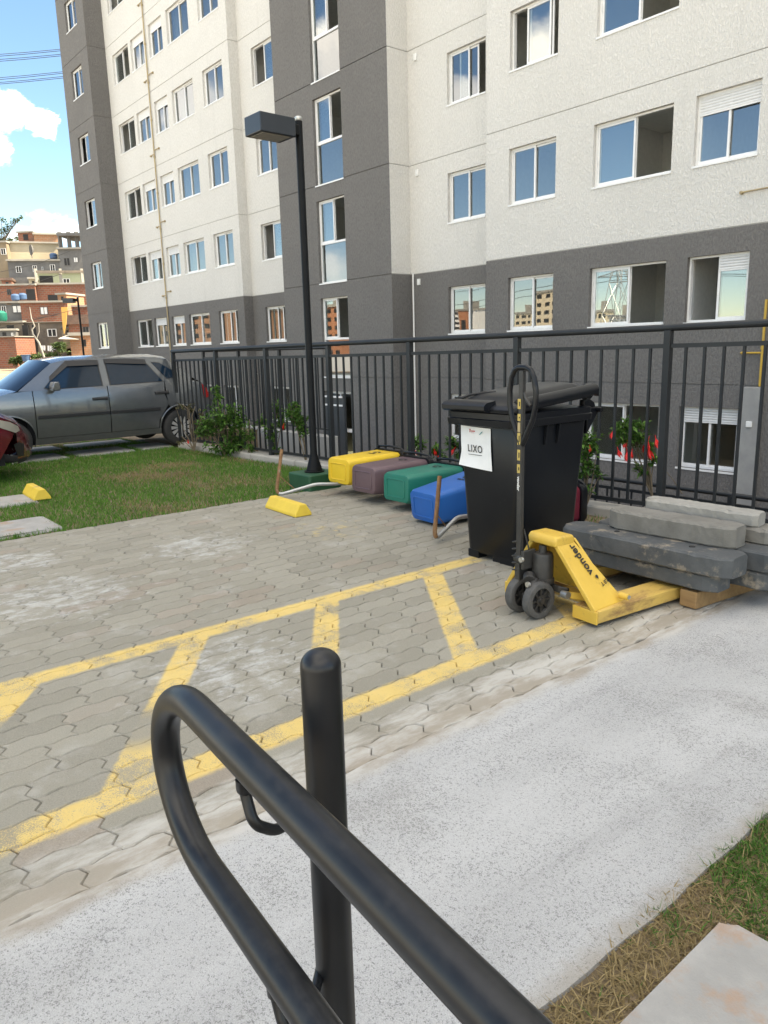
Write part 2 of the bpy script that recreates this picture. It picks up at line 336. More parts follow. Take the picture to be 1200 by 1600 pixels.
M['void'] = pm('dark_opening', (.012, .012, .013), rough=.7); M['slabedge'] = pm('slab_edge', (.33, .31, .275), (.25, .24, .21), 1, .9)
M['cloth_white'] = pm('white_cloth', (.72, .73, .75), rough=.9); M['sunlit_orange'] = pm('orange_cloth', (.72, .40, .11), rough=.85); M['blue_plastic'] = pm('blue_tub', (.045, .10, .20), rough=.6)  # the orange is sunlight on a wall strip, put into the colour
M['tower_cream'] = pm('tower_cream', (.58, .50, .36), rough=.85); M['tower_white'] = pm('tower_white', (.66, .65, .62), rough=.85); M['tower_orange'] = pm('tower_orange', (.36, .15, .075), rough=.85)
# ground surfaces
mt, nb = newmat('ground_soil'); p = nb.pos(); far = nb.noise(p, .06, 5)
c = nb.mix(nb.ss(nb.noise(p, 2.2, 8, .65), .35, .68), (.115, .085, .05), (.20, .15, .095)); c = nb.mix(nb.ss(nb.sep(p)[0], -24, -30), c, nb.mix(nb.ss(nb.noise(p, .35, 6, .6), .35, .65), (.27, .21, .15), (.19, .15, .105)))
c = nb.mix(nb.ss(nb.sep(p)[1], -3.3, -3.5), c, nb.mix(nb.noise(p, .8, 6, .6), (.38, .385, .38), (.46, .465, .46)))  # unseen pale yard behind the camera, toned bright to bounce sun onto the facade
nb.put(nb.b.inputs['Base Color'], c); nb.b.inputs['Roughness'].default_value = .95; nb.put(nb.b.inputs['Normal'], nb.bump(nb.noise(p, 60, 5), .6, .01)); M['soil'] = mt
mt, nb = newmat('broom_concrete_road'); p = nb.pos()
sp = nb.noise(p, 250, 3, .75); sp2 = nb.noise(p, 135, 3, .7); dens = nb.noise(p, 2.6, 4, .6); tone = nb.noise(nb.mapv(p, (1.6, .35, 1)), 1.6, 6, .6)
c = nb.mix(nb.ss(tone, .3, .7), (.34, .341, .336), (.43, .431, .424))
c = nb.mix(nb.m('MULTIPLY', nb.ss(nb.noise(p, 300, 2, .7), .45, .62), .35), c, (.56, .565, .565))
thr = nb.ss(dens, .3, .75, .57, .515)
c = nb.mix(nb.m('MULTIPLY', nb.ss(nb.m('SUBTRACT', nb.m('MULTIPLY', nb.m('ADD', sp, sp2), .5), thr), -.03, .045), .78), c, (.145, .147, .145))
c = nb.mix(nb.m('MULTIPLY', nb.ss(nb.noise(p, 1.3, 7, .66), .52, .72), .3), c, (.235, .225, .205))
c = nb.mix(nb.m('MULTIPLY', nb.ss(nb.noise(nb.mapv(p, (5, .25, 1)), 1.1, 4, .6), .56, .7), .16), c, (.16, .155, .15))
c = nb.mix(nb.m('MULTIPLY', nb.ss(nb.m('ADD', nb.sep(p)[0], nb.m('MULTIPLY', nb.noise(p, 11, 5, .65), .12)), -.885, -.80), .55), c, (.25, .215, .165))
x, y, z = nb.sep(p)
edge = nb.m('ADD', x, nb.m('MULTIPLY', nb.m('SUBTRACT', nb.noise(p, 5, 6, .65), .5), .16))
c = nb.mix(nb.m('MULTIPLY', nb.ss(edge, -1.80, -1.885), .9), c, nb.mix(nb.ss(nb.noise(nb.mapv(p, (1, .3, 1)), 9, 6, .65), .38, .62), (.30, .265, .215), (.47, .455, .42)))
nb.put(nb.b.inputs['Base Color'], c); nb.b.inputs['Roughness'].default_value = .93; nb.b.inputs['Specular IOR Level'].default_value = .2
nb.put(nb.b.inputs['Normal'], nb.bump(nb.m('ADD', sp, nb.noise(p, 26, 4)), .55, .004)); M['road'] = mt
mt, nb = newmat('interlocking_pavers'); p = nb.pos(); x, y, z = nb.sep(p); a = nb.sep(nb.attr('Col'))
c = nb.mix(a[0], (.242, .227, .186), (.292, .275, .228)); c = nb.mix(nb.m('MULTIPLY', nb.ss(a[1], .86, .97), .3), c, (.30, .22, .175))
grain = nb.noise(p, 190, 4, .7); c = nb.mix(nb.m('MULTIPLY', nb.ss(grain, .5, .72), .5), c, (.14, .133, .117)); c = nb.mix(nb.m('MULTIPLY', nb.ss(grain, .46, .28), .35), c, (.46, .445, .40))
st = nb.noise(p, 3.3, 8, .66); c = nb.mix(nb.m('MULTIPLY', nb.ss(st, .52, .70), .38), c, (.40, .39, .36)); c = nb.mix(nb.m('MULTIPLY', nb.ss(nb.noise(p, 1.1, 6, .6), .5, .75), .3), c, (.17, .15, .115))
# spilt plaster powder in the parking bay
def spot(cx, cy, r0, r1):
    d = nb.m('SQRT', nb.m('ADD', nb.m('POWER', nb.m('SUBTRACT', x, cx), 2.), nb.m('POWER', nb.m('SUBTRACT', y, cy), 2.))); return nb.ss(d, r1, r0)
spl = nb.m('MAXIMUM', nb.m('MAXIMUM', spot(-5.6, 1.25, .1, .55), spot(-5.1, 2.35, .1, .7)), nb.m('MAXIMUM', spot(-4.6, 1.2, .1, .9), spot(-2.95, 1.5, .05, .75)))
sn = nb.noise(nb.mapv(p, (1.6, 1, 1)), 7, 9, .74); c = nb.mix(nb.m('MULTIPLY', nb.ss(nb.m('ADD', sn, nb.m('MULTIPLY', spl, .20)), .60, .86), .55), c, (.56, .57, .57))
# cement dust toward the road
dn = nb.noise(nb.mapv(p, (1, .3, 1)), 6, 7, .68); c = nb.mix(nb.m('MULTIPLY', nb.ss(nb.m('ADD', x, nb.m('MULTIPLY', nb.m('SUBTRACT', dn, .5), .5)), -2.14, -1.98), .85), c, nb.mix(nb.ss(dn, .4, .6), (.31, .275, .225), (.46, .445, .41)))
# worn sprayed yellow bay markings
jit = nb.m('MULTIPLY', nb.m('SUBTRACT', nb.noise(p, 30, 4, .6), .5), .028)
band = lambda v, c0, h: nb.ss(nb.m('ADD', nb.m('ABSOLUTE', nb.m('SUBTRACT', v, c0)), jit), h+.020, h-.014)
l1 = nb.m('MULTIPLY', band(x, -3.44, .062), nb.ss(y, 3.62, 3.56)); l2 = band(x, -2.275, .063)
q = nb.m('DIVIDE', nb.m('SUBTRACT', nb.m('ADD', y, nb.m('MULTIPLY', nb.m('ADD', x, 3.4), .72)), .70), .805)
fr_ = nb.m('MULTIPLY', nb.m('ABSOLUTE', nb.m('SUBTRACT', nb.m('FRACT', nb.m('ADD', q, .5)), .5)), .805)
dg = nb.m('MULTIPLY', nb.ss(nb.m('ADD', fr_, jit), .092, .066), nb.m('MULTIPLY', nb.m('MULTIPLY', nb.ss(x, -3.45, -3.40), nb.ss(x, -2.26, -2.30)), nb.ss(y, 3.34, 3.30)))
dg = nb.m('MULTIPLY', dg, nb.m('SUBTRACT', 1., nb.m('MULTIPLY', spot(-2.68, .93, .06, .24), .95)))
pt = nb.m('MAXIMUM', nb.m('MAXIMUM', l1, l2), dg)
wear = nb.ss(nb.m('ADD', nb.m('MULTIPLY', grain, .55), nb.m('MULTIPLY', nb.noise(p, 4.5, 7, .7), .7)), .76, .58)
pt = nb.m('MULTIPLY', pt, nb.ss(wear, 0, 1, .10, .86))
over = nb.m('MULTIPLY', nb.m('MULTIPLY', spot(-4.85, 3.35, .03, .5), nb.ss(nb.noise(p, 9, 7, .7), .5, .66)), .5); pt = nb.m('MAXIMUM', pt, over)
c = nb.mix(pt, c, nb.mix(nb.noise(p, 12, 4), (.61, .425, .125), (.70, .52, .19)))
nb.put(nb.b.inputs['Base Color'], c); nb.b.inputs['Roughness'].default_value = .92; nb.b.inputs['Specular IOR Level'].default_value = .2
nb.put(nb.b.inputs['Normal'], nb.bump(nb.m('ADD', grain, nb.noise(p, 45, 4)), .5, .003)); M['paver'] = mt
M['joint_sand'] = pm('joint_sand', (.028, .025, .019), (.055, .049, .038), 9, .95)
# ------------------------------------------------------------------ ground, pavers, road
PIT = -2.0
def sheet(name, polys, mt, kind='structure', z=0):
    b = MB()
    for p in polys: b.add([(x, y, z) if len(q) == 2 else q for q in p for x, y in [q[:2]]], [tuple(range(len(p)))])
    return tag(b.build(name, mt), kind=kind)
gz = -.06
g = MB()
def gp(*pts, z=gz): g.add([(x, y, z) for x, y in pts], [tuple(range(len(pts)))])
gp((-38, -600), (-12.7, -600), (-12.7, 5.65), (-12.7, 7.3), (-38, 7.3)); gp((-12.7, -600), (-11, -600), (-11, 5.65), (-12.7, 5.65))
gp((-11, -600), (30, -600), (30, 7.55), (-11, 5.1)); gp((30, -600), (1500, -600), (1500, 1500), (30, 1500)); gp((-1500, -600), (-38, -600), (-38, 1500), (-1500, 1500)); gp((-38, 25), (30, 25), (30, 1500), (-38, 1500))
gp((-38, 5), (30, 5), (30, 13.6), (-38, 13.6), z=PIT)
for a, b_ in (((-38, 7.3), (-12.7, 7.3)), ((-12.7, 7.3), (-12.7, 5.65)), ((-12.7, 5.65), (-11, 5.65)), ((-11, 5.65), (-11, 5.1)), ((-11, 5.1), (30, 7.55)), ((-38, 7.3), (-38, 13.6)), ((30, 7.55), (30, 13.6))):
    g.add([(*a, PIT), (*b_, PIT), (*b_, gz), (*a, gz)], [(0, 1, 2, 3)])
tag(g.build('ground', M['soil']), kind='structure')

# interlocking pavers: rows run along y, laid in pairs that shift by half a stone
RW, PL, GAP = .1115, .25, .0029
def colattr(me, cols):
    a = me.color_attributes.new('Col', 'FLOAT_COLOR', 'POINT'); a.data.foreach_set('color', np.asarray(cols, np.float32).ravel())
pv, pf, pc = [], [], []
def wave(w): return .0080*math.sin(2*math.pi*w/(PL/2)+.7)
prng = random.Random(3); shift = 0.
U0 = -6.36; NR = 40
pairoff = []; k = 0
while len(pairoff) < NR:
    n = prng.choice((2, 2, 3)); pairoff += [shift]*n; shift = (shift+PL/2) % PL
for r_ in range(NR):
    u0 = U0+r_*RW; off = pairoff[r_]
    for q in range(-13, 24):
        w0 = q*PL*.5*2+off-.01
        if w0 > 4.72 or w0 < -3: continue
        ol = []
        zz = ((0, 0), (.34, .014), (.67, -.016), (1, 0))
        for fu, dw in zz: ol.append((u0+fu*RW, w0+dw))
        for t in np.linspace(0, 1, 9)[1:-1]: ol.append((u0+RW+wave(w0+t*PL), w0+t*PL))
        for fu, dw in zz[::-1]: ol.append((u0+fu*RW, w0+PL+dw))
        for t in np.linspace(1, 0, 9)[1:-1]: ol.append((u0+wave(w0+t*PL), w0+t*PL))
        ol = [(x+(wave(y) if (i in (0, 3) or i in (11, 14)) else 0), y) for i, (x, y) in enumerate(ol)]
        cx = sum(p[0] for p in ol)/len(ol); cy = sum(p[1] for p in ol)/len(ol); n = len(ol); o = len(pv)
        dz = prng.gauss(0, .0011); ax = prng.gauss(0, .006); ay = prng.gauss(0, .004)
        def ins(d): return [(cx+(x-cx)*(1-2*d/RW), cy+(y-cy)*(1-2*d/PL)) for x, y in ol]
        for d, z in ((GAP/2+.004, 0.), (GAP/2, -.0052), (GAP/2, -.03)):
            for x, y in ins(d): pv.append((x, y, z+dz+ax*(x-cx)+ay*(y-cy)))
        pf.append(tuple(range(o, o+n)))
        for L in (0, 1): pf += [(o+L*n+i, o+(L+1)*n+i, o+(L+1)*n+(i+1) % n, o+L*n+(i+1) % n) for i in range(n)]
        pc += [(prng.random(), prng.random(), prng.random(), 1)]*(3*n)
me = bpy.data.meshes.new('paving'); me.from_pydata(pv, [], pf); me.materials.append(M['paver']); colattr(me, pc)
o = bpy.data.objects.new('paving', me); C.objects.link(o); tag(o, kind='structure')
sheet('paving_bed', [[(-6.4, -3.2), (-1.86, -3.2), (-1.86, 4.95), (-6.4, 4.95)]], M['joint_sand'], z=-.0105)
# road: slightly irregular edges
rb = MB(); e = random.Random(5)
ys = np.linspace(-3.2, 7.2, 120); L = [(-1.895+e.gauss(0, .006), y) for y in ys]; Rr = [(-.868+.006*math.sin(y*5)+.004*math.sin(y*17), y) for y in ys]
rb.loft([[(a[0], a[1], .004), (b[0], b[1], .004)] for a, b in zip(L, Rr)], caps=False, closed=False)
rb.loft([[(b[0], b[1], .004), (b[0]+.004, b[1], -.06)] for b in Rr], caps=False, closed=False)
tag(rb.build('concrete_road', M['road']), kind='structure')
tag(MB().box(-1.88, -.9, -3.2, 7.0, -.058, -.004).build('road_bed', M['joint_sand']), kind='structure')

# lawns: soil under countable-by-nobody grass
sheet('lawn_soil', [[(-26, -6), (-6.42, -6), (-6.42, 5.0), (-11, 4.85), (-12.6, 5.6), (-26, 5.6)], [(-6.4, 4.96), (-1.9, 4.96), (-1.9, 5.4), (-6.4, 5.12)]], M['soil'], z=-.022)
sheet('verge_soil', [[(-.868, -3), (6, -3), (6, 5), (-.868, 5)]], M['soil'], z=-.008)
def yF(u): return 5.594+.06*u
nrg = np.random.default_rng(11)
def vnoise(x, y, s, seed):
    r = np.random.default_rng(seed); g_ = r.random((64, 64)); X = x*s; Y = y*s; xi = np.floor(X).astype(int); yi = np.floor(Y).astype(int); fx = X-xi; fy = Y-yi
    fx = fx*fx*(3-2*fx); fy = fy*fy*(3-2*fy); q = lambda a, b: g_[a % 64, b % 64]
    return (q(xi, yi)*(1-fx)+q(xi+1, yi)*fx)*(1-fy)+(q(xi, yi+1)*(1-fx)+q(xi+1, yi+1)*fx)*fy
def grass(name, x0, x1, y0, y1, n, keep, h, wd, dryf, two=True, z0=-.02, lean=.5, gs=(1, 1, 1)):
    x = nrg.uniform(x0, x1, n); y = nrg.uniform(y0, y1, n); k = keep(x, y); x, y = x[k], y[k]; n = len(x)
    dry = dryf(x, y); a = nrg.uniform(0, 2*np.pi, n); hh = h*nrg.uniform(.45, 1.15, n)*(1-.35*dry); wv = wd*nrg.uniform(.6, 1.3, n)
    la = nrg.uniform(0, 2*np.pi, n); ll = hh*lean*nrg.uniform(.2, 1.6, n)*(1+.9*dry)
    dx, dy = np.cos(a)*wv/2, np.sin(a)*wv/2; tx, ty = np.cos(la)*ll, np.sin(la)*ll; z = np.full(n, z0)
    isdry = nrg.random(n) < dry; t = nrg.random(n)[:, None]
    gcol = np.array([.058, .160, .022])*(1-t)+np.array([.130, .275, .045])*t; dcol = np.array([.20, .145, .065])*(1-t)+np.array([.36, .275, .14])*t
    col = np.where(isdry[:, None], dcol, gcol*np.array(gs))*nrg.uniform(.75, 1.15, n)[:, None]
    P = lambda fx, fz, s: np.stack([x+tx*fx+dx*s, y+ty*fx+dy*s, z+hh*fz], 1)
    if two: V = np.stack([P(0, 0, -1), P(0, 0, 1), P(.35, .6, .75), P(.35, .6, -.75), P(1, .95, 0)], 1); per = 5; F = np.array([[0, 1, 2], [0, 2, 3], [3, 2, 4]])
    else: V = np.stack([P(0, 0, -1), P(0, 0, 1), P(1, 1, 0)], 1); per = 3; F = np.array([[0, 1, 2]])
    V = V.reshape(-1, 3); Fs = (F[None]+np.arange(n)[:, None, None]*per).reshape(-1, 3)
    me = bpy.data.meshes.new(name); me.vertices.add(len(V)); me.vertices.foreach_set('co', V.ravel().astype(np.float32))
    me.loops.add(Fs.size); me.loops.foreach_set('vertex_index', Fs.ravel().astype(np.int32)); me.polygons.add(len(Fs)); me.polygons.foreach_set('loop_start', np.arange(0, Fs.size, 3, dtype=np.int32)); me.polygons.foreach_set('loop_total', np.full(len(Fs), 3, np.int32))
    me.update(calc_edges=True); me.materials.append(M['blade'])
    colattr(me, np.repeat(np.concatenate([col, np.ones((n, 1))], 1), per, 0))
    o = bpy.data.objects.new(name, me); C.objects.link(o); return tag(o, kind='stuff')
inr = lambda x, y, r_: (x > r_[0]) & (x < r_[1]) & (y > r_[2]) & (y < r_[3])
# concrete slabs set in the grass: (x0,x1,y0,y1)
SL = [(-7.12, -6.50, .9, 1.80), (-8.44, -7.88, .95, 1.98), (-10.3, -9.7, .5, 1.5)]
TR = [(-11.75, -11.05, 2.5, 3.25), (-11.75, -11.05, 3.4, 4.2), (-11.78, -11.08, 4.32, 4.82), (-12.75, -12.15, 2.7, 3.5), (-12.75, -12.15, 3.65, 4.6), (-11.8, -11.1, 1.5, 2.35)]
SR = [(-.75, .15, .9, 1.655), (-.75, .15, -.2, .75)]
def keepL(x, y):
    k = (x < -6.37+.04*np.sin(y*7)+.05*(vnoise(x, y, 4, 8)-.5)) & (y < yF(x)-.14)
    for s in SL+TR: k &= ~inr(x, y, (s[0]+.03, s[1]-.03, s[2]+.03, s[3]-.03))
    return k
dryL = lambda x, y: np.clip((vnoise(x, y*1.6, .9, 2)*.6+vnoise(x, y, 2.7, 3)*.5-.60)*2.2+.28*np.exp(-((x+8.6)**2/3+(y-3.2)**2/.5)), .05, .8)
grass('lawn', -13, -6.3, -1.5, 5.0, 165000, keepL, .045, .0075, dryL, two=False)
grass('planting_strip_grass', -6.3, -1.95, 4.98, 5.5, 2600, lambda x, y: (y < yF(x)-.16) & ((x > -4.3) | (vnoise(x, y, 2, 5) > .6)), .05, .006, lambda x, y: np.full_like(x, .25))
def keepR(x, y):
    k = x > -.862+.06*(vnoise(x, y, 11, 21)-.62)
    for s in SR: k &= ~inr(x, y, (s[0]+.005, s[1], s[2], s[3]-.005))
    return k & ((vnoise(x, y, 7, 33) > .22) | (y > 1.5))
dryR = lambda x, y: np.clip(1.02-(y-1.50+.5*(x+.8))*2.0+(vnoise(x, y, 6, 6)-.5)*1.1-.75*np.exp(-((x+.78)**2+(y-1.06)**2)/.012), .12, .97)
grass('verge_grass', -.95, .5, .6, 2.9, 52000, keepR, .031, .0042, dryR, lean=1.0, z0=-.008, gs=(.68, .66, .78))
grass('dry_thatch', -.93, .4, .6, 2.4, 26000, keepR, .016, .0035, lambda x, y: np.clip(dryR(x, y)+.35, 0, 1), lean=2.6, z0=-.006)
for s in SL+TR+SR:
    x0, x1, y0, y1 = s; b = MB(); ring = lambda z, d: [(x+rnd.gauss(0, .008), y+rnd.gauss(0, .008), z) for x, y, _ in rrect(x0+d, x1-d, y0+d, y1-d, .03, 0, 2)]
    b.loft([ring(-.05, 0), ring(-.012, 0), ring(.004 if s in SL+TR else .012, .012)])
    tag(b.build('paving_slab', M['slab']), kind='structure')

# ------------------------------------------------------------------ apartment building
J0, FH = .61, 2.60
ROOT = Vector((-13, 19, PIT))
bld = thing('apartment_building', 'cream and gray rendered apartment block with many sliding windows behind the railing', 'apartment building', ROOT)
def bpart(mb, name, mt, **k): return mb.build(name, mt, bld, loc=-ROOT, **k)
ZT = J0+FH*8+.9
JOINTS = [J0+FH*k for k in range(9)]
def facade(mb, org, dr, inw, length, holes=(), allgray=False, z0=PIT, z1=ZT):
    """mats: 0 cream 1 gray 2 groove; holes in (a0,a1,z0,z1)"""
    dr = np.array(dr, float); inw = np.array(inw, float); org = np.array(org, float)
    P = lambda a, z, d=0.: tuple(org+dr*a+inw*d+np.array([0, 0, z]))
    A = sorted({0., length} | {h[i] for h in holes for i in (0, 1)}); gw = .009
    Z = sorted({z0, z1} | {h[i] for h in holes for i in (2, 3)} | {j+s for j in JOINTS for s in (-gw, gw)})
    for i in range(len(A)-1):
        for j in range(len(Z)-1):
            a0, a1, b0, b1 = A[i], A[i+1], Z[j], Z[j+1]; ca, cz = (a0+a1)/2, (b0+b1)/2
            if any(h[0] < ca < h[1] and h[2] < cz < h[3] for h in holes): continue
            mi = 1 if (allgray or cz < JOINTS[1]) else 0
            if any(abs(cz-q) < gw for q in JOINTS):
                mb.quad(P(a0, b0, .014), P(a1, b0, .014), P(a1, b1, .014), P(a0, b1, .014), 1 if mi else 2)
                mb.quad(P(a0, b0), P(a1, b0), P(a1, b0, .014), P(a0, b0, .014), mi); mb.quad(P(a0, b1), P(a1, b1), P(a1, b1, .014), P(a0, b1, .014), mi)
            else: mb.quad(P(a0, b0), P(a1, b0), P(a1, b1), P(a0, b1), mi)
    for h in holes:
        mi = 1 if (allgray or (h[2]+h[3])/2 < JOINTS[1]) else 0; D = .17
        a0, a1, b0, b1 = h
        mb.quad(P(a0, b0), P(a0, b1), P(a0, b1, D), P(a0, b0, D), mi); mb.quad(P(a1, b0), P(a1, b1), P(a1, b1, D), P(a1, b0, D), mi)
        mb.quad(P(a0, b1), P(a1, b1), P(a1, b1, D), P(a0, b1, D), mi); mb.quad(P(a0, b0), P(a1, b0), P(a1, b0, D), P(a0, b0, D), mi)
WM = [M['cream'], M['gray'], M['groove']]
YG, YL, YR, YT, YA, YB = 12.4, 13.15, 13.5, 12.85, 13.5, 13.0
SILL, HEAD = 1.69, 2.80
row = lambda k: (SILL+FH*k-.004*k, HEAD+FH*k-.004*k)
cols = {'G': (YG, [(-35.85, -34.55)], range(0, 7)), 'L': (YL, [(-33.05, -31.40), (-31.15, -29.92), (-29.42, -28.25), (-27.85, -26.15), (-25.42, -24.02)], range(-1, 6)),
        'R': (YR, [(-22.76, -21.50)], range(-1, 5)), 'A': (YA, [(-14.0, -12.77)], range(-1, 4)), 'B': (YB, [(-11.62, -10.39), (-9.50, -7.86), (-7.45, -6.35)], range(-1, 3)),
        'X': (YB, [(-5.55, -4.45), (-4.1, -2.45), (-1.6, -.4)], range(-1, 2))}
wins = []
for key, (y, cc, ks) in cols.items():
    for ci, (a, b) in enumerate(cc):
        for k in ks: wins.append((key, ci, k, a, b, *row(k), y))
for k in range(-1, 4): wins.append(('T', 0, k, -18.58, -17.28, JOINTS[0]+FH*k, HEAD+FH*k, YT))
H = lambda keys, x0: [(w[3]-x0, w[4]-x0, w[5], w[6]) for w in wins if w[0] in keys]
w_ = MB(); facade(w_, (-36.9, YG, 0), (1, 0, 0), (0, 1, 0), 3.2, H('G', -36.9), True); facade(w_, (-33.7, YG, 0), (0, 1, 0), (-1, 0, 0), YL-YG, (), True); facade(w_, (-36.9, 25, 0), (0, -1, 0), (1, 0, 0), 25-YG, (), True); bpart(w_, 'end_tower_wall', WM)
w_ = MB(); facade(w_, (-33.7, YL, 0), (1, 0, 0), (0, 1, 0), 10.15, H('L', -33.7)); facade(w_, (-23.55, YL, 0), (0, 1, 0), (-1, 0, 0), YR-YL); facade(w_, (-23.55, YR, 0), (1, 0, 0), (0, 1, 0), 3.05, H('R', -23.55)); bpart(w_, 'facade_wall', WM)
w_ = MB(); facade(w_, (-20.5, YT, 0), (1, 0, 0), (0, 1, 0), 5.12, H('T', -20.5), True); facade(w_, (-20.5, YR, 0), (0, -1, 0), (1, 0, 0), YR-YT, (), True); facade(w_, (-15.38, YT, 0), (0, 1, 0), (-1, 0, 0), YA-YT); bpart(w_, 'stair_tower_wall', WM)
w_ = MB(); facade(w_, (-15.38, YA, 0), (1, 0, 0), (0, 1, 0), 3.11, H('A', -15.38)); facade(w_, (-12.27, YA, 0), (0, -1, 0), (1, 0, 0), YA-YB); facade(w_, (-12.27, YB, 0), (1, 0, 0), (0, 1, 0), 26.27, H('BX', -12.27)); facade(w_, (14, YB, 0), (0, 1, 0), (-1, 0, 0), 12); facade(w_, (14, 25, 0), (-1, 0, 0), (0, -1, 0), 50.9); bpart(w_, 'facade_wall', WM)
bpart(MB().quad((-36.9, 12.4, ZT-.5), (14, 12.4, ZT-.5), (14, 25, ZT-.5), (-36.9, 25, ZT-.5)), 'roof', M['soffit'])
iw = MB(); YI = 16.0
iw.quad((-36.8, YI, PIT), (13.9, YI, PIT), (13.9, YI, ZT-.6), (-36.8, YI, ZT-.6))
for z in JOINTS: iw.box(-36.85, 13.95, 13.72, YI, z-.06, z+.06)
for z in JOINTS: iw.box(-33.6, -23.7, 13.4, 13.72, z-.06, z+.06); iw.box(-12.2, 13.9, 13.2, 13.72, z-.06, z+.06); iw.box(-20.4, -15.5, 13.05, 13.72, z-.06, z+.06); iw.box(-36.8, -33.8, 12.6, 13.72, z-.06, z+.06)
for x in (-33.75, -31.28, -29.68, -28.05, -25.8, -23.4, -20.55, -15.45, -12.35, -9.95, -7.66, -6.0, -4.28, -2.0, 3): iw.box(x-.06, x+.06, 13.55, YI, PIT, ZT-.6)
bpart(iw, 'inner_wall', M['plaster'])
WC = {}
def window(w, h, state, sh, tall=False):
    """root mesh = aluminium frame and sashes, children = panes and shutters; local origin lower left on the wall face, y inward"""
    key = (round(w, 3), round(h, 3), state, sh, tall)
    if key in WC: return copy_tree(WC[key], bld)
    f = MB(); y0, y1 = .085, .165; t = .036; panes = []; zb = 0.
    f.box(0, w, y0, y1, 0, t); f.box(0, w, y0, y1, h-t, h); f.box(0, t, y0, y1, t, h-t); f.box(w-t, w, y0, y1, t, h-t)
    f.box(-.01, w+.01, -.018, y0+.01, -.035, -.002)
    if tall:
        zb = h*.488; f.box(t, w-t, y0+.002, y1-.002, zb-.035, zb+.02); panes.append((t, w-t, t, zb-.035, .12)); zb -= .015
    s0, s1, top = zb+t, h-t, None; mid = w/2; ov = .022
    def sash(a, b, yy):
        f.box(a, a+.038, yy, yy+.024, s0+.001, s1-.001); f.box(b-.038, b, yy, yy+.024, s0+.001, s1-.001); f.box(a+.038, b-.038, yy, yy+.024, s0+.001, s0+.038); f.box(a+.038, b-.038, yy, yy+.024, s1-.038, s1-.001)
        f.box(a+.006, a+.03, yy-.012, yy, s0+h*.36, s0+h*.36+.05)
        panes.append((a+.038, b-.038, s0+.038, s1-.038, yy+.012))
    half = w/2-t+ov
    if state == 'closed': sash(t+.002, t+half, .098); sash(w-t-half, w-t-.002, .130)
    elif state == 'open_r': sash(t+.002, t+half, .098); sash(t+.012, t+half+.012, .130)
    elif state == 'part_r': sash(t+.002, t+half, .098); sash(w-t-half-w*.24, w-t-w*.24, .130)
    elif state == 'open_l': sash(w-t-half, w-t-.002, .098); sash(w-t-half-.012, w-t-.014, .130)
    elif state == 'mid': sash(w*.30, w*.30+half, .098); sash(w*.34, w*.34+half, .130)
    o = f.build('window', M['alu'], bld)
    for a, b, c, d, yy in panes: MB().quad((a, yy, c), (b, yy, c), (b, yy, d), (a, yy, d)).build('pane', M['glass'], o)
    for i, fr in enumerate(sh):
        if not fr: continue
        a, b = (t, w/2) if i == 0 else (w/2, w-t); s = MB(); n = max(2, int(round(h*fr/.045)))
        for q in range(n):
            z = h-t-(q+1)*.045; s.loft([[(a, .090, z+.002), (b, .090, z+.002)], [(a, .082, z+.020), (b, .082, z+.020)], [(a, .086, z+.043), (b, .086, z+.043)]], caps=False, closed=False)
        s.box(a, b, .080, .094, h-t-n*.045-.02, h-t-n*.045); s.build('shutter', M['shutter'], o)
    WC[key] = o; return o
for key, ci, k, a, b, z0, z1, y in wins:
    st, sh = 'closed', (0, 0)
    if key == 'A': st = {2: 'part_r', 3: 'part_r'}.get(k, 'closed')
    if key == 'B':
        if ci == 0: st = {2: 'mid'}.get(k, 'closed')
        if ci == 1: st = 'open_r' if k >= 0 else 'open_r'
        if ci == 2: st = 'open_l' if k == 0 else 'closed'; sh = {0: (0, .22), 1: (.26, .26), 2: (.2, .2)}.get(k, (.2, .2))
    if key == 'X' and ci == 0: sh = (.2, .2)
    if key == 'T': st = 'open_r' if k >= 0 else 'closed'
    if key == 'L':
        if ci == 0: st = 'open_r' if k % 2 == 0 else 'open_l'
        if ci in (1, 2): sh = (.22, .22)
        if ci == 1 and k == 1: st = 'open_r'
        if ci == 4 and k == 0: st = 'part_r'
    if key == 'R': st = 'open_l' if k in (1, 3) else ('part_r' if k == 0 else 'closed')
    if key == 'G': st = 'open_l' if k in (2, 3) else 'closed'
    o = window(round(b-a, 3), round(z1-z0, 3), st, sh, key == 'T'); o.location = Vector((a, y, z0))-ROOT
# gas pipes, vents, drain, pier, door
def pipe(x, y, z0, z1, stubs, mt, r=.016):
    b = MB().tube([(x, y, z0), (x, y, z1)], r, 8)
    for sx, z in stubs: b.tube([(x, y, z), (x+sx, y, z)], r*.75, 6); b.tube([(x+sx*.9, y, z), (x+sx*.9, y+.08, z)], r*1.5, 6)
    for k in range(int((z1-z0)/1.3)): b.tube([(x, y, z0+.6+k*1.3), (x, y, z0+.66+k*1.3)], r*1.5, 8)
    return bpart(b, 'gas_pipe', mt, smooth=40)
pipe(-29.66, YL-.05, PIT+1, 16.5, [(s, JOINTS[k]+dz) for k in range(1, 6) for s, dz in ((.45, .55), (-.4, .42))], M['pipe_tan'], .026)
pipe(-6.0, YB-.05, .60, 2.0, [(-.36, 1.15)], M['pipe_yellow'], .022)
bpart(MB().tube([(-6.55, YB-.05, 3.72), (-5.2, YB-.05, 3.74)], .014, 8).tube([(-6.55, YB-.05, 3.72), (-6.55, YB+.02, 3.72)], .03, 8), 'gas_pipe', M['pipe_tan'], smooth=40)
bpart(MB().tube([(-6.0, YB-.05, 6.3), (-5.2, YB-.05, 6.3)], .014, 8), 'gas_pipe', M['pipe_tan'], smooth=40)
bpart(MB().box(-6.26, -5.94, YB-.12, YB+.01, PIT, .585), 'pier', M['soffit'], bevel=.01)
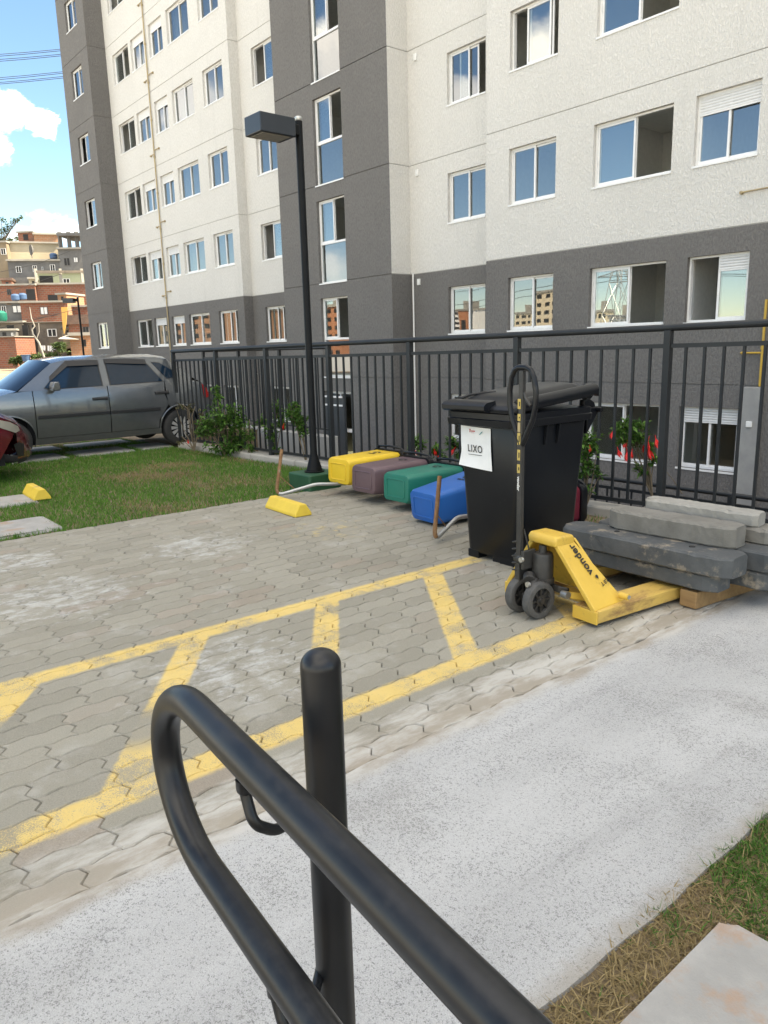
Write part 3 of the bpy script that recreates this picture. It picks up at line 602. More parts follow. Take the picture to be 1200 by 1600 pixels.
bpart(MB().box(-6.14, -6.04, YB-.15, YB-.12, -.08, .02), 'meter_cap', M['white_paint'], bevel=.01)
for k in (1, 2, 3): bpart(MB().box(-15.12, -15.02, YA-.035, YA+.005, JOINTS[k]-.28, JOINTS[k]-.13).box(-15.09, -15.05, YA-.04, YA-.034, JOINTS[k]-.26, JOINTS[k]-.15), 'wall_vent', M['white_paint'], bevel=.008)
bpart(MB().tube([(-15.27, YA-.03, PIT+.1), (-15.27, YA-.03, JOINTS[1]+.02)], .022, 8), 'drain_pipe', M['white_paint'], smooth=40)
d = bpart(MB().box(-18.55, -17.6, YT-.03, YT+.02, PIT, .02), 'door', M['black_steel'], bevel=.006)
MB().box(-18.5, -17.65, YT-.045, YT-.03, -.22, -.17).box(-18.5, -17.65, YT-.06, YT-.03, .02, .07).build('door_ledge', M['alu'], d)

# ------------------------------------------------------------------ steel railing on its kerb
FN, FD = (-.06, 1, 0), 5.594
def on_f(px, py): return on_plane(px, py, FN, FD)
fu = sorted([on_f(px, py)[0] for px, py in ((274, 600), (340, 600), (418, 600), (515, 600), (641, 600), (808, 560), (1041, 600))])
st = fu[-1]-fu[-2]
for k in range(1, 7): fu.append(fu[6]+st*k)
fl = thing('steel_railing', 'long dark steel bar railing on a low kerb in front of the apartment block', 'railing', (fu[0], yF(fu[0]), 0)); FO = Vector(fl.location)
fpart = lambda mb, n, mt, **k: mb.build(n, mt, fl, loc=-FO, **k)
zl, zr = on_f(272, 549)[2], on_f(1200, 504.5)[2]; ul, ur = on_f(272, 549)[0], on_f(1200, 504.5)[0]
zt = lambda u: zl+(zr-zl)*(u-ul)/(ur-ul)
V = lambda u, z, d=0.: (u, yF(u)+d, z)
fpart(MB().tube([V(u, zt(u)) for u in (fu[0]-.03, -5, fu[-1])], .027, 14), 'top_rail', M['fence'], smooth=40)
for u in fu: fpart(MB().box(u-.027, u+.027, yF(u)-.027, yF(u)+.027, .03, zt(u)-.02), 'post', M['fence'], bevel=.003)
for a, b in zip(fu[:-1], fu[1:]):
    q = MB(); a2, b2 = a+.027, b-.027
    for zz, hh in ((lambda u: zt(u)-.135, .016), (lambda u: .115, .016)):
        q.prism([V(a2, zz(a2)-hh, -.014), V(a2, zz(a2)-hh, .014), V(a2, zz(a2)+hh, .014), V(a2, zz(a2)+hh, -.014)], np.array(V(b2, zz(b2)))-np.array(V(a2, zz(a2))))
    n = 9
    for k in range(1, n+1):
        u = a+(b-a)*k/(n+1); q.box(u-.0095, u+.0095, yF(u)-.0095, yF(u)+.0095, .131, zt(u)-.151)
    fpart(q, 'bar_panel', M['fence'])
kb = MB()
for u in np.arange(-10.95, 7.9, 1.0):
    u1 = min(u+.99, 8); d0, d1 = rnd.gauss(0, .004), rnd.gauss(0, .004)
    kb.loft([[(x, yF(x)+dy, z) for dy, z in ((-.115+d, -.06), (-.105+d, .045), (-.09+d, .06), (.09, .06), (.1, -.06))] for x, d in ((u, d0), (u1, d1))])
tag(kb.build('fence_kerb', M['concrete'], bevel=.006), kind='structure')
# far railing on the sunken ramp wall
yW = 7.2
tag(MB().box(-37.9, -10.35, yW, yW+.2, PIT, -.03).build('retaining_wall', M['soffit'], bevel=.01), 'gray concrete retaining wall with pale top carrying the far railing', 'wall')
f2 = thing('steel_railing', 'second dark railing standing on the retaining wall behind the long railing', 'railing', (-10.4, yW+.1, -.03)); O2 = Vector(f2.location)
p2 = lambda mb, n, **k: mb.build(n, M['fence'], f2, loc=-O2, **k)
us = [-10.42-1.5*k for k in range(4)]
p2(MB().tube([(-10.39, yW+.1, 1.42), (us[-1], yW+.1, 1.42)], .027, 12), 'top_rail', smooth=40)
for u in us: p2(MB().box(u-.027, u+.027, yW+.073, yW+.127, -.03, 1.40), 'post')
for a, b in zip(us[1:], us[:-1]):
    q = MB().box(a+.027, b-.027, yW+.086, yW+.114, 1.27, 1.30).box(a+.027, b-.027, yW+.086, yW+.114, .06, .09)
    for k in range(1, 10): u = a+(b-a)*k/10; q.box(u-.0095, u+.0095, yW+.09, yW+.11, .09, 1.27)
    p2(q, 'bar_panel')
# low handrail of the ramp in front of the lower windows
f3 = thing('ramp_handrail', 'low black handrail of the sunken ramp seen through the railing behind the concrete beams', 'handrail', (-4.9, 7.0, PIT)); O3 = Vector(f3.location)
p3_ = lambda mb, n, **k: mb.build(n, M['fence'], f3, loc=-O3, **k)
p3_(MB().tube([(-5.6, 7, -.055), (3, 7, -.055)], .024, 10), 'top_rail', smooth=40)
for u in (-5.55, -3.42, -1.9, -.4, 1.1, 2.6): p3_(MB().box(u-.03, u+.03, 6.97, 7.03, PIT, -.06), 'post')
q = MB().box(-5.52, 2.6, 6.985, 7.015, -.165, -.135).box(-5.52, 2.6, 6.985, 7.015, -.28, -.255)
for u in np.arange(-5.4, 2.6, .15): q.box(u-.008, u+.008, 6.992, 7.008, -1.1, -.165)
q.box(-5.52, 2.6, 6.985, 7.015, -1.13, -1.1); p3_(q, 'bar_panel')
# ------------------------------------------------------------------ handrail in the foreground
RD, RT = .2786, .0828                      # rail plane  y = RD - RT*x
ry = lambda x: RD-RT*x
on_r = lambda px, py: on_plane(px, py, (RT, 1, 0), RD)
pc_ = on_y(501, 1040, .43); px_, py_, pz_ = pc_[0], .43, on_y(500, 1014, .43)[2]
hr = thing('handrail', 'black tubular handrail with rounded end loop on a post, closest to the viewer', 'handrail', (px_, py_, 0)); HO = Vector(hr.location)
hp = lambda mb, n, mt=M['rail'], **k: mb.build(n, mt, hr, loc=-HO, smooth=50, **k)
rt, zu, zd = .0192, .9862, .7662
xc = -.792; V_ = lambda x, z: (x, ry(x), z)
path = [V_(x, zu) for x in (1.4, .5, 0, -.35, -.6)]
zc, rr = (zu+zd)/2, (zu-zd)/2
path += [V_(xc-rr*1.22*math.cos(R(a)), zc+rr*math.sin(R(a))) for a in np.linspace(90, -90, 25)]
path += [V_(x, zd) for x in (-.6, -.35, 0, .5, 1.4)]
hp(MB().tube(path, rt, 28), 'rail_tube')
hp(MB().lathe([(.0226, 0), (.0226, .7)]+[(.0226*math.cos(R(a)), pz_-.019+.019*math.sin(R(a))) for a in (0, 10, 20, 30, 40, 50, 60, 70, 78, 84)], (px_, py_, 0), n=36), 'post')
ub_ = on_r(432, 1574)[0]-on_r(383, 1238)[0]; lowv = np.array([ub_, -RT*ub_, zd-zu])
for dz in (0, 1):
    pa, pb, pm__ = on_r(383, 1238), on_r(396, 1288), on_y(432, 1299, .36)
    q = [Vector(p)+Vector(lowv*dz) for p in (pa, pa*.4+pb*.6, pb, pb*.75+pm__*.25+np.array([0, 0, -.004]), pm__)]+[Vector((px_-.012, py_-.012, pm__[2]+dz*lowv[2]))]
    def rnd_(P, r_=.012):
        o_ = [P[0]]
        for a_, b_, c_ in zip(P[:-2], P[1:-1], P[2:]):
            k1 = b_+(a_-b_).normalized()*min(r_, (a_-b_).length*.45); k2 = b_+(c_-b_).normalized()*min(r_, (c_-b_).length*.45)
            o_ += [k1*(1-t)**2+b_*2*t*(1-t)+k2*t*t for t in np.linspace(0, 1, 6)]
        return o_+[P[-1]]
    br = MB().tube([q[0]+Vector((0, 0, .016))]+rnd_([q[0], q[2], q[4], q[5]]), .0062, 12); br.tube([q[0]+Vector((0, 0, .016)), q[0]+Vector((0, 0, .003)), q[0]-Vector((0, 0, .001))], [.0095, .009, .0063], 12); hp(br, 'bracket')
hp(MB().lathe([(.0226, 0), (.0226, pz_-.02), (.016, pz_-.004), (0, pz_)], (.75, .31, 0), n=20), 'post')

# ------------------------------------------------------------------ lamp posts
def lamp(name_label, x, y, zb, ztop, head_dir, base=True, s=1., group=None):
    t = thing('street_lamp', name_label, 'lamp post', (x, y, 0), 0, group)
    if base:
        MB().loft([rrect(-.2*s, .2*s, -.2*s, .2*s, .03, z) for z in (-.06, zb)]).build('base_block', M['green_paint'], t, bevel=.012)
    MB().lathe([(.105, zb), (.105, zb+.012), (.085, zb+.014), (.045, zb+.16), (.036, zb+.19), (.036, ztop)], n=20).build('pole', M['lamp_black'], t, smooth=40)
    MB().lathe([(.033, ztop), (.037, ztop+.005), (.037, ztop+.03), (.028, ztop+.04)], n=16).build('pole_cap', M['steel'], t, smooth=40)
    dx, dy = head_dir; n = np.array([dx, dy, 0.]); c = np.array([-dy, dx, 0.]); hw, hl, hh = .135, .38, .165; a0 = .13
    P = lambda a, b, z: tuple(n*a+c*b+np.array([0, 0, ztop-.02+z]))
    h = MB(); h.loft([[P(a0, -hw, -hh), P(a0+hl, -hw, -hh), P(a0+hl, hw, -hh), P(a0, hw, -hh)], [P(a0, -hw, 0), P(a0+hl, -hw, 0), P(a0+hl, hw, 0), P(a0, hw, 0)]])
    hd = h.build('lamp_head', M['lamp_paint'], t, bevel=.008)
    MB().loft([[P(a0+.05, -hw+.03, -hh-.004), P(a0+hl-.04, -hw+.03, -hh-.004), P(a0+hl-.04, hw-.03, -hh-.004), P(a0+.05, hw-.03, -hh-.004)], [P(a0+.05, -hw+.03, -hh+.01), P(a0+hl-.04, -hw+.03, -hh+.01), P(a0+hl-.04, hw-.03, -hh+.01), P(a0+.05, hw-.03, -hh+.01)]]).build('lamp_glass', M['lampglass'], hd)
    MB().loft([[P(.02, -.045, -.12), P(a0, -.045, -.12), P(a0, .045, -.12), P(.02, .045, -.12)], [P(.02, -.045, -.02), P(a0, -.045, -.02), P(a0, .045, -.02), P(.02, .045, -.02)]]).build('arm', M['lamp_black'], t, bevel=.01)
    return t
M['lamp_paint'] = pm('dark_lamp_paint', (.012, .017, .023), (.017, .022, .029), 3, .35)
M['lamp_black'] = pm('black_lamp_paint', (.004, .0045, .005), (.006, .0065, .007), 6, .45, spec=.15)
M['lampglass'] = pm('dull_lamp_glass', (.26, .25, .22), (.20, .19, .17), 20, .3)
lamp('tall black street lamp on a green concrete base beside the tipped bins', -6.50, 4.33, .16, 3.50, (.03, -1))
q = on_plane(131, 556, AX[2]*np.array([1, 1, 0]), 28); lamp('distant black street lamp behind the gray car in front of the brick houses', q[0], q[1], 0, 3.45, (-.63, -.775), base=False)

# ------------------------------------------------------------------ wheel stops
def wheelstop(label, x, y, rz, L=.56):
    b = MB(); pr = [(-.085, 0), (.085, 0), (.08, .025), (.032, .105), (-.032, .105), (-.08, .025)]
    b.loft([[(sx*L/2*(1-.02*(z > .05)), y_*k, z*k2) for y_, z in pr] for sx, k, k2 in ((-1, .94, .97), (-.97, 1, 1), (.97, 1, 1), (1, .94, .97))])
    o = b.build('wheel_stop', M['kerb_yellow'], bevel=.008); o.location = (x, y, .002); o.rotation_euler = (0, 0, rz)
    return tag(o, label, 'wheel stop', 'yellow concrete wheel stops')
wheelstop('yellow concrete wheel stop on the pavers below the tipped yellow bin', -5.66, 3.47, -.06)
wheelstop('worn yellow concrete wheel stop on a slab in the grass near the red car', -8.18, 2.04, -.04, .5)

# ------------------------------------------------------------------ rubbish bin
def bin240():
    t = thing('wheelie_bin', 'large black wheeled rubbish bin with a white paper notice on its front', 'rubbish bin', (-3.31, 3.86, 0))
    # local: x to the right, y back, front face at -y
    sec = lambda z, x, f, bk, r: rrect(-x, x, f, bk, r, z, 6)
    b = MB(); S = [(.035, .226, -.275, .25, .05), (.06, .238, -.290, .265, .055), (.5, .250, -.320, .305, .055), (.90, .262, -.348, .345, .055), (.915, .256, -.342, .34, .055)]
    b.loft([sec(*q) for q in S])
    # foot recesses and toe
    b.box(-.225, -.13, -.282, -.2, 0, .05); b.box(.0, .21, -.282, -.2, 0, .05)
    # ribs under the rim on the side
    for y in (-.10, .02): b.loft([[(.262, y-.008, .78), (.275, y-.008, .78), (.275, y+.008, .78), (.262, y+.008, .78)], [(.266, y-.008, .9), (.29, y-.008, .9), (.29, y+.008, .9), (.266, y+.008, .9)]])
    body = b.build('body', M['black_plastic'], t, smooth=35)
    rim = MB().loft([sec(.90, .268, -.40, .355, .045), sec(.905, .293, -.425, .365, .05), (sec(.945, .298, -.43, .37, .05)), sec(.95, .290, -.42, .365, .05), sec(.985, .290, -.42, .365, .05), sec(.99, .283, -.412, .358, .05)])
    rim.build('rim', M['black_plastic'], t, smooth=35)
    lid = MB(); tl = lambda y, z: (z+.065*(y+.42)/.82)          # the lid sits skew, lifted at the back
    def lring(k, z, y0, y1, x): return [(px, py, tl(py, z)) for px, py, _ in rrect(-x, x, y0, y1, .06, 0, 6)]
    lid.loft([lring(0, .992, -.425, .39, .284), lring(0, 1.012, -.428, .39, .286), lring(0, 1.026, -.415, .395, .288), lring(0, 1.036, -.385, .38, .268), lring(0, 1.044, -.345, .36, .24), lring(0, 1.066, -.30, .34, .20), lring(0, 1.078, -.27, .32, .185), lring(0, 1.086, -.20, .29, .14), lring(0, 1.089, -.12, .22, .08)])
    ld = lid.build('lid', M['black_plastic'], t, smooth=40)
    # rounded front lip and grip bow
    lp = MB()
    for x0, x1 in ((-.27, .10),):
        lp.loft([[(x, -.425+dy, 1.005+dz) for dy, dz in ((0, -.014), (-.03, -.010), (-.052, .006), (-.052, .028), (-.03, .046), (.05, .058), (.06, .01))] for x in (x0, x0+.03, x1-.03, x1)])
    lp.build('lid_lip', M['black_plastic'], ld, smooth=50)
    MB().tube([(-.24, -.36, 1.03), (-.23, -.345, 1.062), (-.19, -.30, 1.085), (-.12, -.24, 1.098), (-.06, -.2, 1.10), (-.05, -.18, 1.08)], .008, 8).build('grip_bow', M['black_plastic'], ld, smooth=50)
    for s in (-1, 1): MB().loft([[(s*(.270+dx), y, tl(y, 1.018)+dz) for dx, dz in ((-.06, .030), (-.035, .048), (-.005, .05), (.020, .036), (.030, .010), (.022, -.016), (-.02, -.024))] for y in (-.33, -.29, .34, .40)]).build('lid_side_roll', M['black_plastic'], ld, smooth=50)
    # curved hinge ears at the back
    def ear(x, z, yy, s): return MB().loft([[(x-.02, yy+a, z+b) for a, b in P_] if k == 0 else [(x+.02, yy+a, z+b) for a, b in P_] for k, P_ in enumerate([[(0, -.06*s), (.0, .05*s), (.06, .058*s), (.115, .03*s), (.14, -.02*s), (.135, -.035*s), (.09, -.01*s), (.05, -.045*s)]]*2)])
    for x in (-.2, .2):
        ear(x, 1.075, .38, 1.).build('lid_hinge', M['black_plastic'], ld, bevel=.006)
        ear(x, .975, .35, 1.).build('hinge_ear', M['black_plastic'], t, bevel=.006)
    MB().tube([(-.27, .475, .955), (.27, .475, .955)], .017, 12).build('handle_bar', M['black_plastic'], t, smooth=50)
    for x in (-.22, .22): MB().loft([[(x-.015, .37, .80), (x-.015, .37, .97), (x-.015, .49, .975), (x-.015, .485, .93)], [(x+.015, .37, .80), (x+.015, .37, .97), (x+.015, .49, .975), (x+.015, .485, .93)]]).build('handle_support', M['black_plastic'], t, bevel=.005)
    for s in (-1, 1):
        w = MB().lathe([(.03, -.022), (.095, -.022), (.1, -.015), (.1, .015), (.095, .022), (.03, .022)], (s*.235, .27, .10), 'x', 28).build('wheel', M['rubber'], t, smooth=40)
    MB().tube([(-.24, .27, .1), (.24, .27, .1)], .011, 10).build('axle', M['steel'], t)
    return t
bn = bin240()
# paper notice: a curling A4 sheet taped to the front
pn = MB(); rows = []
fz = lambda z: -.290-(z-.06)*(.348-.290)/.84
for i in range(13):
    z = .892-.262*i/12; t_ = i/12
    rows.append([(-.222+.262*j/10-.028*max(0, t_-.62)/.38*(1-j/10), fz(z)-.004-.006*abs(math.sin(t_*3.1+j*.3))-.030*max(0, t_-.66)**1.6*(1-j/12)*2-.012*max(0, .25-t_)*0, z-.008*j/10-.01*(1 if t_ > .9 else 0)*(j/10)) for j in range(11)])
pn.loft(rows, caps=False, closed=False); paper = pn.build('paper_notice', M['paper'], bn, smooth=60)
yo = lambda z: fz(z)-.0125
tx = text_mesh('lettering', 'LIXO', .066, M['ink'], paper, (-.098, yo(.745), .745), (1, 0, -.03), (0, -.07, 1), depth=.0004, bold=.0004, sx=.78, space=1.18)
MB().box(-.158, -.038, yo(.708)-.001, yo(.708), .7065, .7095).build('underline', M['ink'], paper)
MB().box(-.137, -.131, yo(.862)-.001, yo(.862), .852, .872).box(-.141, -.127, yo(.87)-.001, yo(.87), .869, .873).box(-.124, -.09, yo(.86)-.001, yo(.86), .857, .864).box(-.124, -.10, yo(.85)-.001, yo(.85), .849, .8505).build('letterhead_mark', M['red_ink'], paper)
MB().prism([(-.055, yo(.85), .842), (-.03, yo(.85), .862), (-.022, yo(.85), .862), (-.046, yo(.85), .842)], (0, -.001, 0)).build('letterhead_mark', M['teal_ink'], paper)

# ------------------------------------------------------------------ tipped recycling bins and their bent stand
def rec_mark(mt, parent, c, xd, yd, s):
    """three bent arrows in a ring"""
    x = np.array(xd, float); y = np.array(yd, float); n = np.cross(x, y); b = MB(); c = np.array(c, float)
    for k in range(3):
        a0 = R(90+120*k); P = []
        ring = lambda r_, a: c+(x*math.cos(a)+y*math.sin(a))*r_*s
        seg = [a0+R(d) for d in (-48, -24, 0, 24)]
        for a, a2 in zip(seg[:-1], seg[1:]): b.prism([ring(.62, a), ring(1, a), ring(1, a2), ring(.62, a2)], n*.0012)
        b.prism([ring(.45, seg[-1]), ring(1.17, seg[-1]), ring(.8, seg[-1]+R(30))], n*.0012)
    return b.build('recycling_mark', mt, parent)
def rbin(label, mt, loc, rz, tilt=0., word=None):
    t = thing('recycling_bin', label, 'recycling bin', loc, rz, 'tipped over recycling bins'); t.rotation_euler = (tilt, 0, rz)
    # lies on its back: local y runs from base to mouth, z up
    b = MB(); S = [(0, .150, .020, .225, .045), (.004, .165, .008, .242, .045), (.03, .176, 0, .25, .045), (.62, .205, -.02, .275, .05), (.635, .20, -.015, .27, .05)]
    b.loft([[(px, y, py) for px, py, _ in rrect(-x, x, a, c, r_, 0, 5)] for y, x, a, c, r_ in S])
    bd = b.build('body', mt, t, smooth=38)
    # raised frame moulded on the base
    f = MB()
    f.tube([(px, -.001, py) for px, py, _ in rrect(-.118, .118, .045, .20, .02, 0, 3)], .0055, 6, closed=True)
    f.build('base_moulding', mt, bd, smooth=50)
    l = MB(); l.loft([[(px, y, py) for px, py, _ in rrect(-x, x, a, c, .05, 0, 5)] for y, x, a, c in ((.625, .222, -.032, .288), (.66, .226, -.036, .292), (.70, .215, -.02, .28), (.735, .15, .03, .22))])
    ld = l.build('lid', M['black_plastic'], t, smooth=40)
    MB().tube([(-.20, .68, .275), (-.17, .66, .312), (0, .655, .322), (.17, .66, .312), (.20, .68, .275)], .012, 8).build('hinge_bow', M['black_plastic'], ld, smooth=50)
    zt_ = .2505+.47*(.025/.59)
    rec_mark(M['ink'], bd, (.02, .47, zt_+.004), (-1, 0, 0), (0, -.999, -.042), .042)
    if word: text_mesh('lettering', word, .036, M['ink'], bd, (.02, .40, .2505+.40*.0424+.002), (-1, 0, 0), (0, -1, -.042), .0005, .0008)
    return t
rbin('yellow recycling bin lying on its back next to the green lamp base', M['bin_yellow'], (-5.93, 4.22, .115), .02, -.03, 'METAL')
rbin('mauve brown recycling bin lying between the yellow and the green one', M['bin_brown'], (-5.46, 4.16, .095), .02, -.03)
rbin('teal green recycling bin lying between the brown and the blue one', M['bin_green'], (-4.985, 4.15, .08), .0, -.03)
rbin('blue recycling bin lying skewed behind the rusty bent tube', M['bin_blue'], (-4.42, 3.98, .02), -.06, 0.10, 'PAPEL')
rbin('dark red recycling bin lying behind the black rubbish bin', M['bin_red'], (-3.86, 4.28, .02), -.1, .0)
stn = thing('bin_stand', 'bent tubular bin stand pulled out of the ground, silver tube with rusty upturned legs', 'bin stand', (-5.2, 4.0, 0)); SO = Vector(stn.location)
def leg(p0, p1, p2, p3, p4, wire):
    """rusty upright p0-p1, bend, silver tube p1-p4"""
    P0, P1, P2, P3, P4 = [Vector(p) for p in (p0, p1, p2, p3, p4)]
    def bez(a, b, c, n=8): return [a*(1-t)**2+b*2*t*(1-t)+c*t*t for t in np.linspace(0, 1, n)]
    k1 = P1+(P0-P1).normalized()*.09; k2 = P1+(P2-P1).normalized()*.09
    bend = bez(k1, P1, k2)
    MB().tube([P0, P0*.5+k1*.5]+bend[:5], .0165, 12).build('rusty_leg', M['rust'], stn, loc=-SO, smooth=50)
    k3 = P3+(P2-P3).normalized()*.06 if P2 != P3 else P3
    MB().tube(bend[4:]+[P2*.5+k2*.5]+bez(P2+(P1-P2).normalized()*.05, P2, P2+(P3-P2).normalized()*.05, 6)+[P3, P4], .0165, 12).build('silver_tube', M['galv'], stn, loc=-SO, smooth=50)
    MB().tube(wire, .004, 6).build('brace_wire', M['rust'], stn, loc=-SO)
leg((-3.985, 3.74, .475), (-3.925, 3.62, .02), (-4.0, 3.93, .135), (-4.03, 4.1, .115), (-4.1, 4.8, .12), [(-3.945, 3.66, .22), (-3.97, 3.8, .075)])
leg((-6.30, 3.83, .46), (-6.24, 3.70, .03), (-6.02, 4.02, .13), (-5.95, 4.2, .115), (-5.9, 4.9, .12), [(-6.265, 3.76, .22), (-6.13, 3.86, .08)])
MB().tube([(-6.2, 4.85, .06), (-3.85, 4.9, .06)], .02, 10).build('back_tube', M['galv'], stn, loc=-SO)

# ------------------------------------------------------------------ hand pallet truck
jk = thing('pallet_jack', 'yellow hand pallet truck with upright black loop handle carrying one end of the concrete beams', 'pallet truck', (-2.46, 3.10, 0), -.10)
Y_, K_ = M['jack_yellow'], M['jack_black']
for s in (-1, 1):
    fk = MB(); x0, x1 = (s*.335, s*.175)
    a, b_ = min(x0, x1), max(x0, x1)
    fk.loft([[(a+d, y, z0), (b_-d, y, z0), (b_-d, y, z1), (a+d, y, z1)] for y, z0, z1, d in ((0, .022, .088, 0), (.95, .022, .088, 0), (1.12, .03, .085, .02), (1.16, .04, .07, .05))])
    fo = fk.build('fork', M['jack_fork'], jk, bevel=.006)
    MB().box(a, b_, -.014, 0, .018, .085).build('fork_end_plate', Y_, fo, bevel=.004)
    for dx in (-.03, .03): MB().lathe([(.012, -.026), (.04, -.026), (.04, .026), (.012, .026)], ((a+b_)/2+dx, .98, .04), 'x', 20).build('load_roller', M['wheel_gray'], fo, smooth=40)
    # sloping side plate of the A shaped frame
    pl = MB(); top = [(s*.085, -.055, .405), (s*.085, .065, .405)]; bot = [(s*.325, -.012, .088), (s*.295, .245, .088)]; th = np.array([-s*.022, 0, -.016])
    pl.loft([[top[0], top[1], tuple(np.array(top[1])+th), tuple(np.array(top[0])+th)], [bot[0], bot[1], tuple(np.array(bot[1])+th), tuple(np.array(bot[0])+th)]])
    sp_ = pl.build('side_plate', Y_, jk, bevel=.005)
    if s == 1:
        d = (np.array(bot[0])+np.array(bot[1]))/2-(np.array(top[0])+np.array(top[1]))/2; d /= np.linalg.norm(d); wv = np.array([0, 1, 0.]); c0 = (np.array(top[0])+np.array(top[1]))/2
        nrm = np.cross(wv, d); nrm = nrm if nrm[0] > 0 else -nrm
        xd = -d; yd = np.cross(nrm, xd)
        text_mesh('lettering', 'vonder', .062, M['ink'], sp_, tuple(c0+d*.125+wv*.022+nrm*.0015), xd, yd, .0005, .0014, sx=1.02)
        text_mesh('lettering', '2,0 T', .030, M['ink'], sp_, tuple(c0+d*.275+wv*.07+nrm*.0015), yd, -xd, .0005, .0006)
        # small drop emblem
        b = MB(); e_ = c0+d*.238+wv*.045+nrm*.001; b.prism([e_+xd*.012*math.cos(t)+yd*.009*math.sin(t)*(1+.5*math.cos(t)) for t in np.linspace(0, 2*math.pi, 14)[:-1]], nrm*.0008); b.build('emblem', M['ink'], sp_)
        MB().tube([(.30, .20, .125), (.35, .205, .125)], .017, 12).build('hinge_pin', Y_, jk, smooth=40); MB().tube([(.35, .205, .125), (.354, .205, .125)], .011, 12).build('pin_face', M['steel'], jk)
MB().loft([[(-.10, y, z) for y, z in ((-.065, .375), (-.07, .41), (-.055, .43), (.06, .43), (.075, .41), (.075, .375))], [(.10, y, z) for y, z in ((-.065, .375), (-.07, .41), (-.055, .43), (.06, .43), (.075, .41), (.075, .375))]]).build('head_block', Y_, jk, bevel=.012, segs=3)
MB().loft([[(-.08, .085, .40), (.08, .085, .40), (.08, .10, .40), (-.08, .10, .40)], [(-.27, .20, .09), (.27, .20, .09), (.27, .215, .09), (-.27, .215, .09)]]).build('battery_plate', Y_, jk)
MB().box(-.175, .175, .10, .21, .055, .085).build('cross_member', M['jack_fork'], jk, bevel=.004)
pm_ = MB().lathe([(.02, .37), (.022, .335), (.05, .33), (.056, .315), (.056, .20), (.062, .195), (.062, .175), (.05, .17)], (.0, -.055, 0), n=24)
pm_.build('pump_cylinder', K_, jk, smooth=40)
y = MB(); y.box(-.075, .055, -.125, -.02, .165, .20); y.box(-.095, -.06, -.165, -.06, .17, .33); y.tube([(-.10, -.14, .30), (-.03, -.15, .30)], .03, 12); y.box(-.045, -.025, -.17, -.08, .25, .35)
y.tube([(-.02, -.13, .215), (.01, -.16, .20)], .032, 12); y.tube([(.01, -.12, .20), (.03, -.16, .165)], .022, 10)
y.build('yoke', K_, jk, smooth=35, bevel=.004)
sp = [(-.095+.022*math.cos(t), -.15+.022*math.sin(t), .21+.012*t/2) for t in np.linspace(0, 2*math.pi*5, 60)]
MB().tube(sp, .0045, 6).build('return_spring', K_, jk, smooth=60)
for xx, zz in ((-.02, .31), (.03, .19)): MB().lathe([(.014, -.01), (.014, .004), (.008, .008)], (xx, -.185, zz), 'y', 14).build('bolt', M['steel'], jk)
ax = MB().tube([(-.11, -.125, .098), (.075, -.125, .098)], .014, 12); ax.build('wheel_axle', K_, jk)
MB().box(-.03, .03, -.15, -.10, .088, .18).build('steer_fork', K_, jk, bevel=.005)
for xc_ in (-.085, .045):
    w = MB().lathe([(.066, -.024), (.086, -.026), (.094, -.023), (.098, -.013), (.098, .013), (.094, .023), (.086, .026), (.066, .024)], (xc_, -.125, .098), 'x', 36, ring=True).build('wheel', M['wheel_gray'], jk, smooth=40)
    rm = MB().lathe([(0, -.02), (.030, -.02), (.030, .02), (0, .02)], (xc_, -.125, .098), 'x', 20)
    rm.lathe([(.028, -.004), (.07, -.004), (.07, .004), (.028, .004)], (xc_, -.125, .098), 'x', 28, ring=True)
    for k in range(8):
        a = k*math.pi/4; u = np.array([0, math.cos(a), math.sin(a)]); n_ = np.array([0, -math.sin(a), math.cos(a)]); c_ = np.array([xc_, -.125, .098])
        rm.prism([c_+u*.028+n_*.004+(-.018, 0, 0), c_+u*.068+n_*.004+(-.018, 0, 0), c_+u*.068-n_*.004+(-.018, 0, 0), c_+u*.028-n_*.004+(-.018, 0, 0)], (.036, 0, 0))
    rm.lathe([(0, .02), (.016, .02), (.014, .028), (0, .028)], (xc_, -.125, .098), 'x', 14)
    rm.build('rim', M['jack_black'], w, smooth=35)
# lifting links
MB().loft([[(x, -.02, .16), (x, -.02, .125), (x, .06, .10), (x, .06, .135)] for x in (.06, .085)]).loft([[(-.06+.11*0, -.03, .13), (.09, -.03, .13), (.09, -.03, .165), (-.06, -.03, .165)], [(-.06, .0, .13), (.13, .0, .13), (.13, .0, .16), (-.06, .0, .165)]]).build('rocker', K_, jk, bevel=.004)
MB().loft([[(.125, -.03, .15), (.125, -.03, .115), (.145, -.03, .115), (.145, -.03, .15)], [(.20, .12, .12), (.20, .12, .075), (.22, .12, .075), (.22, .12, .12)], [(.27, .24, .10), (.27, .24, .06), (.29, .24, .06), (.29, .24, .10)]]).build('push_rod', Y_, jk, bevel=.006)
MB().lathe([(0, -.02), (.02, -.02), (.02, .02), (0, .02)], (.14, -.03, .132), 'x', 16).build('link_pin', M['steel'], jk)
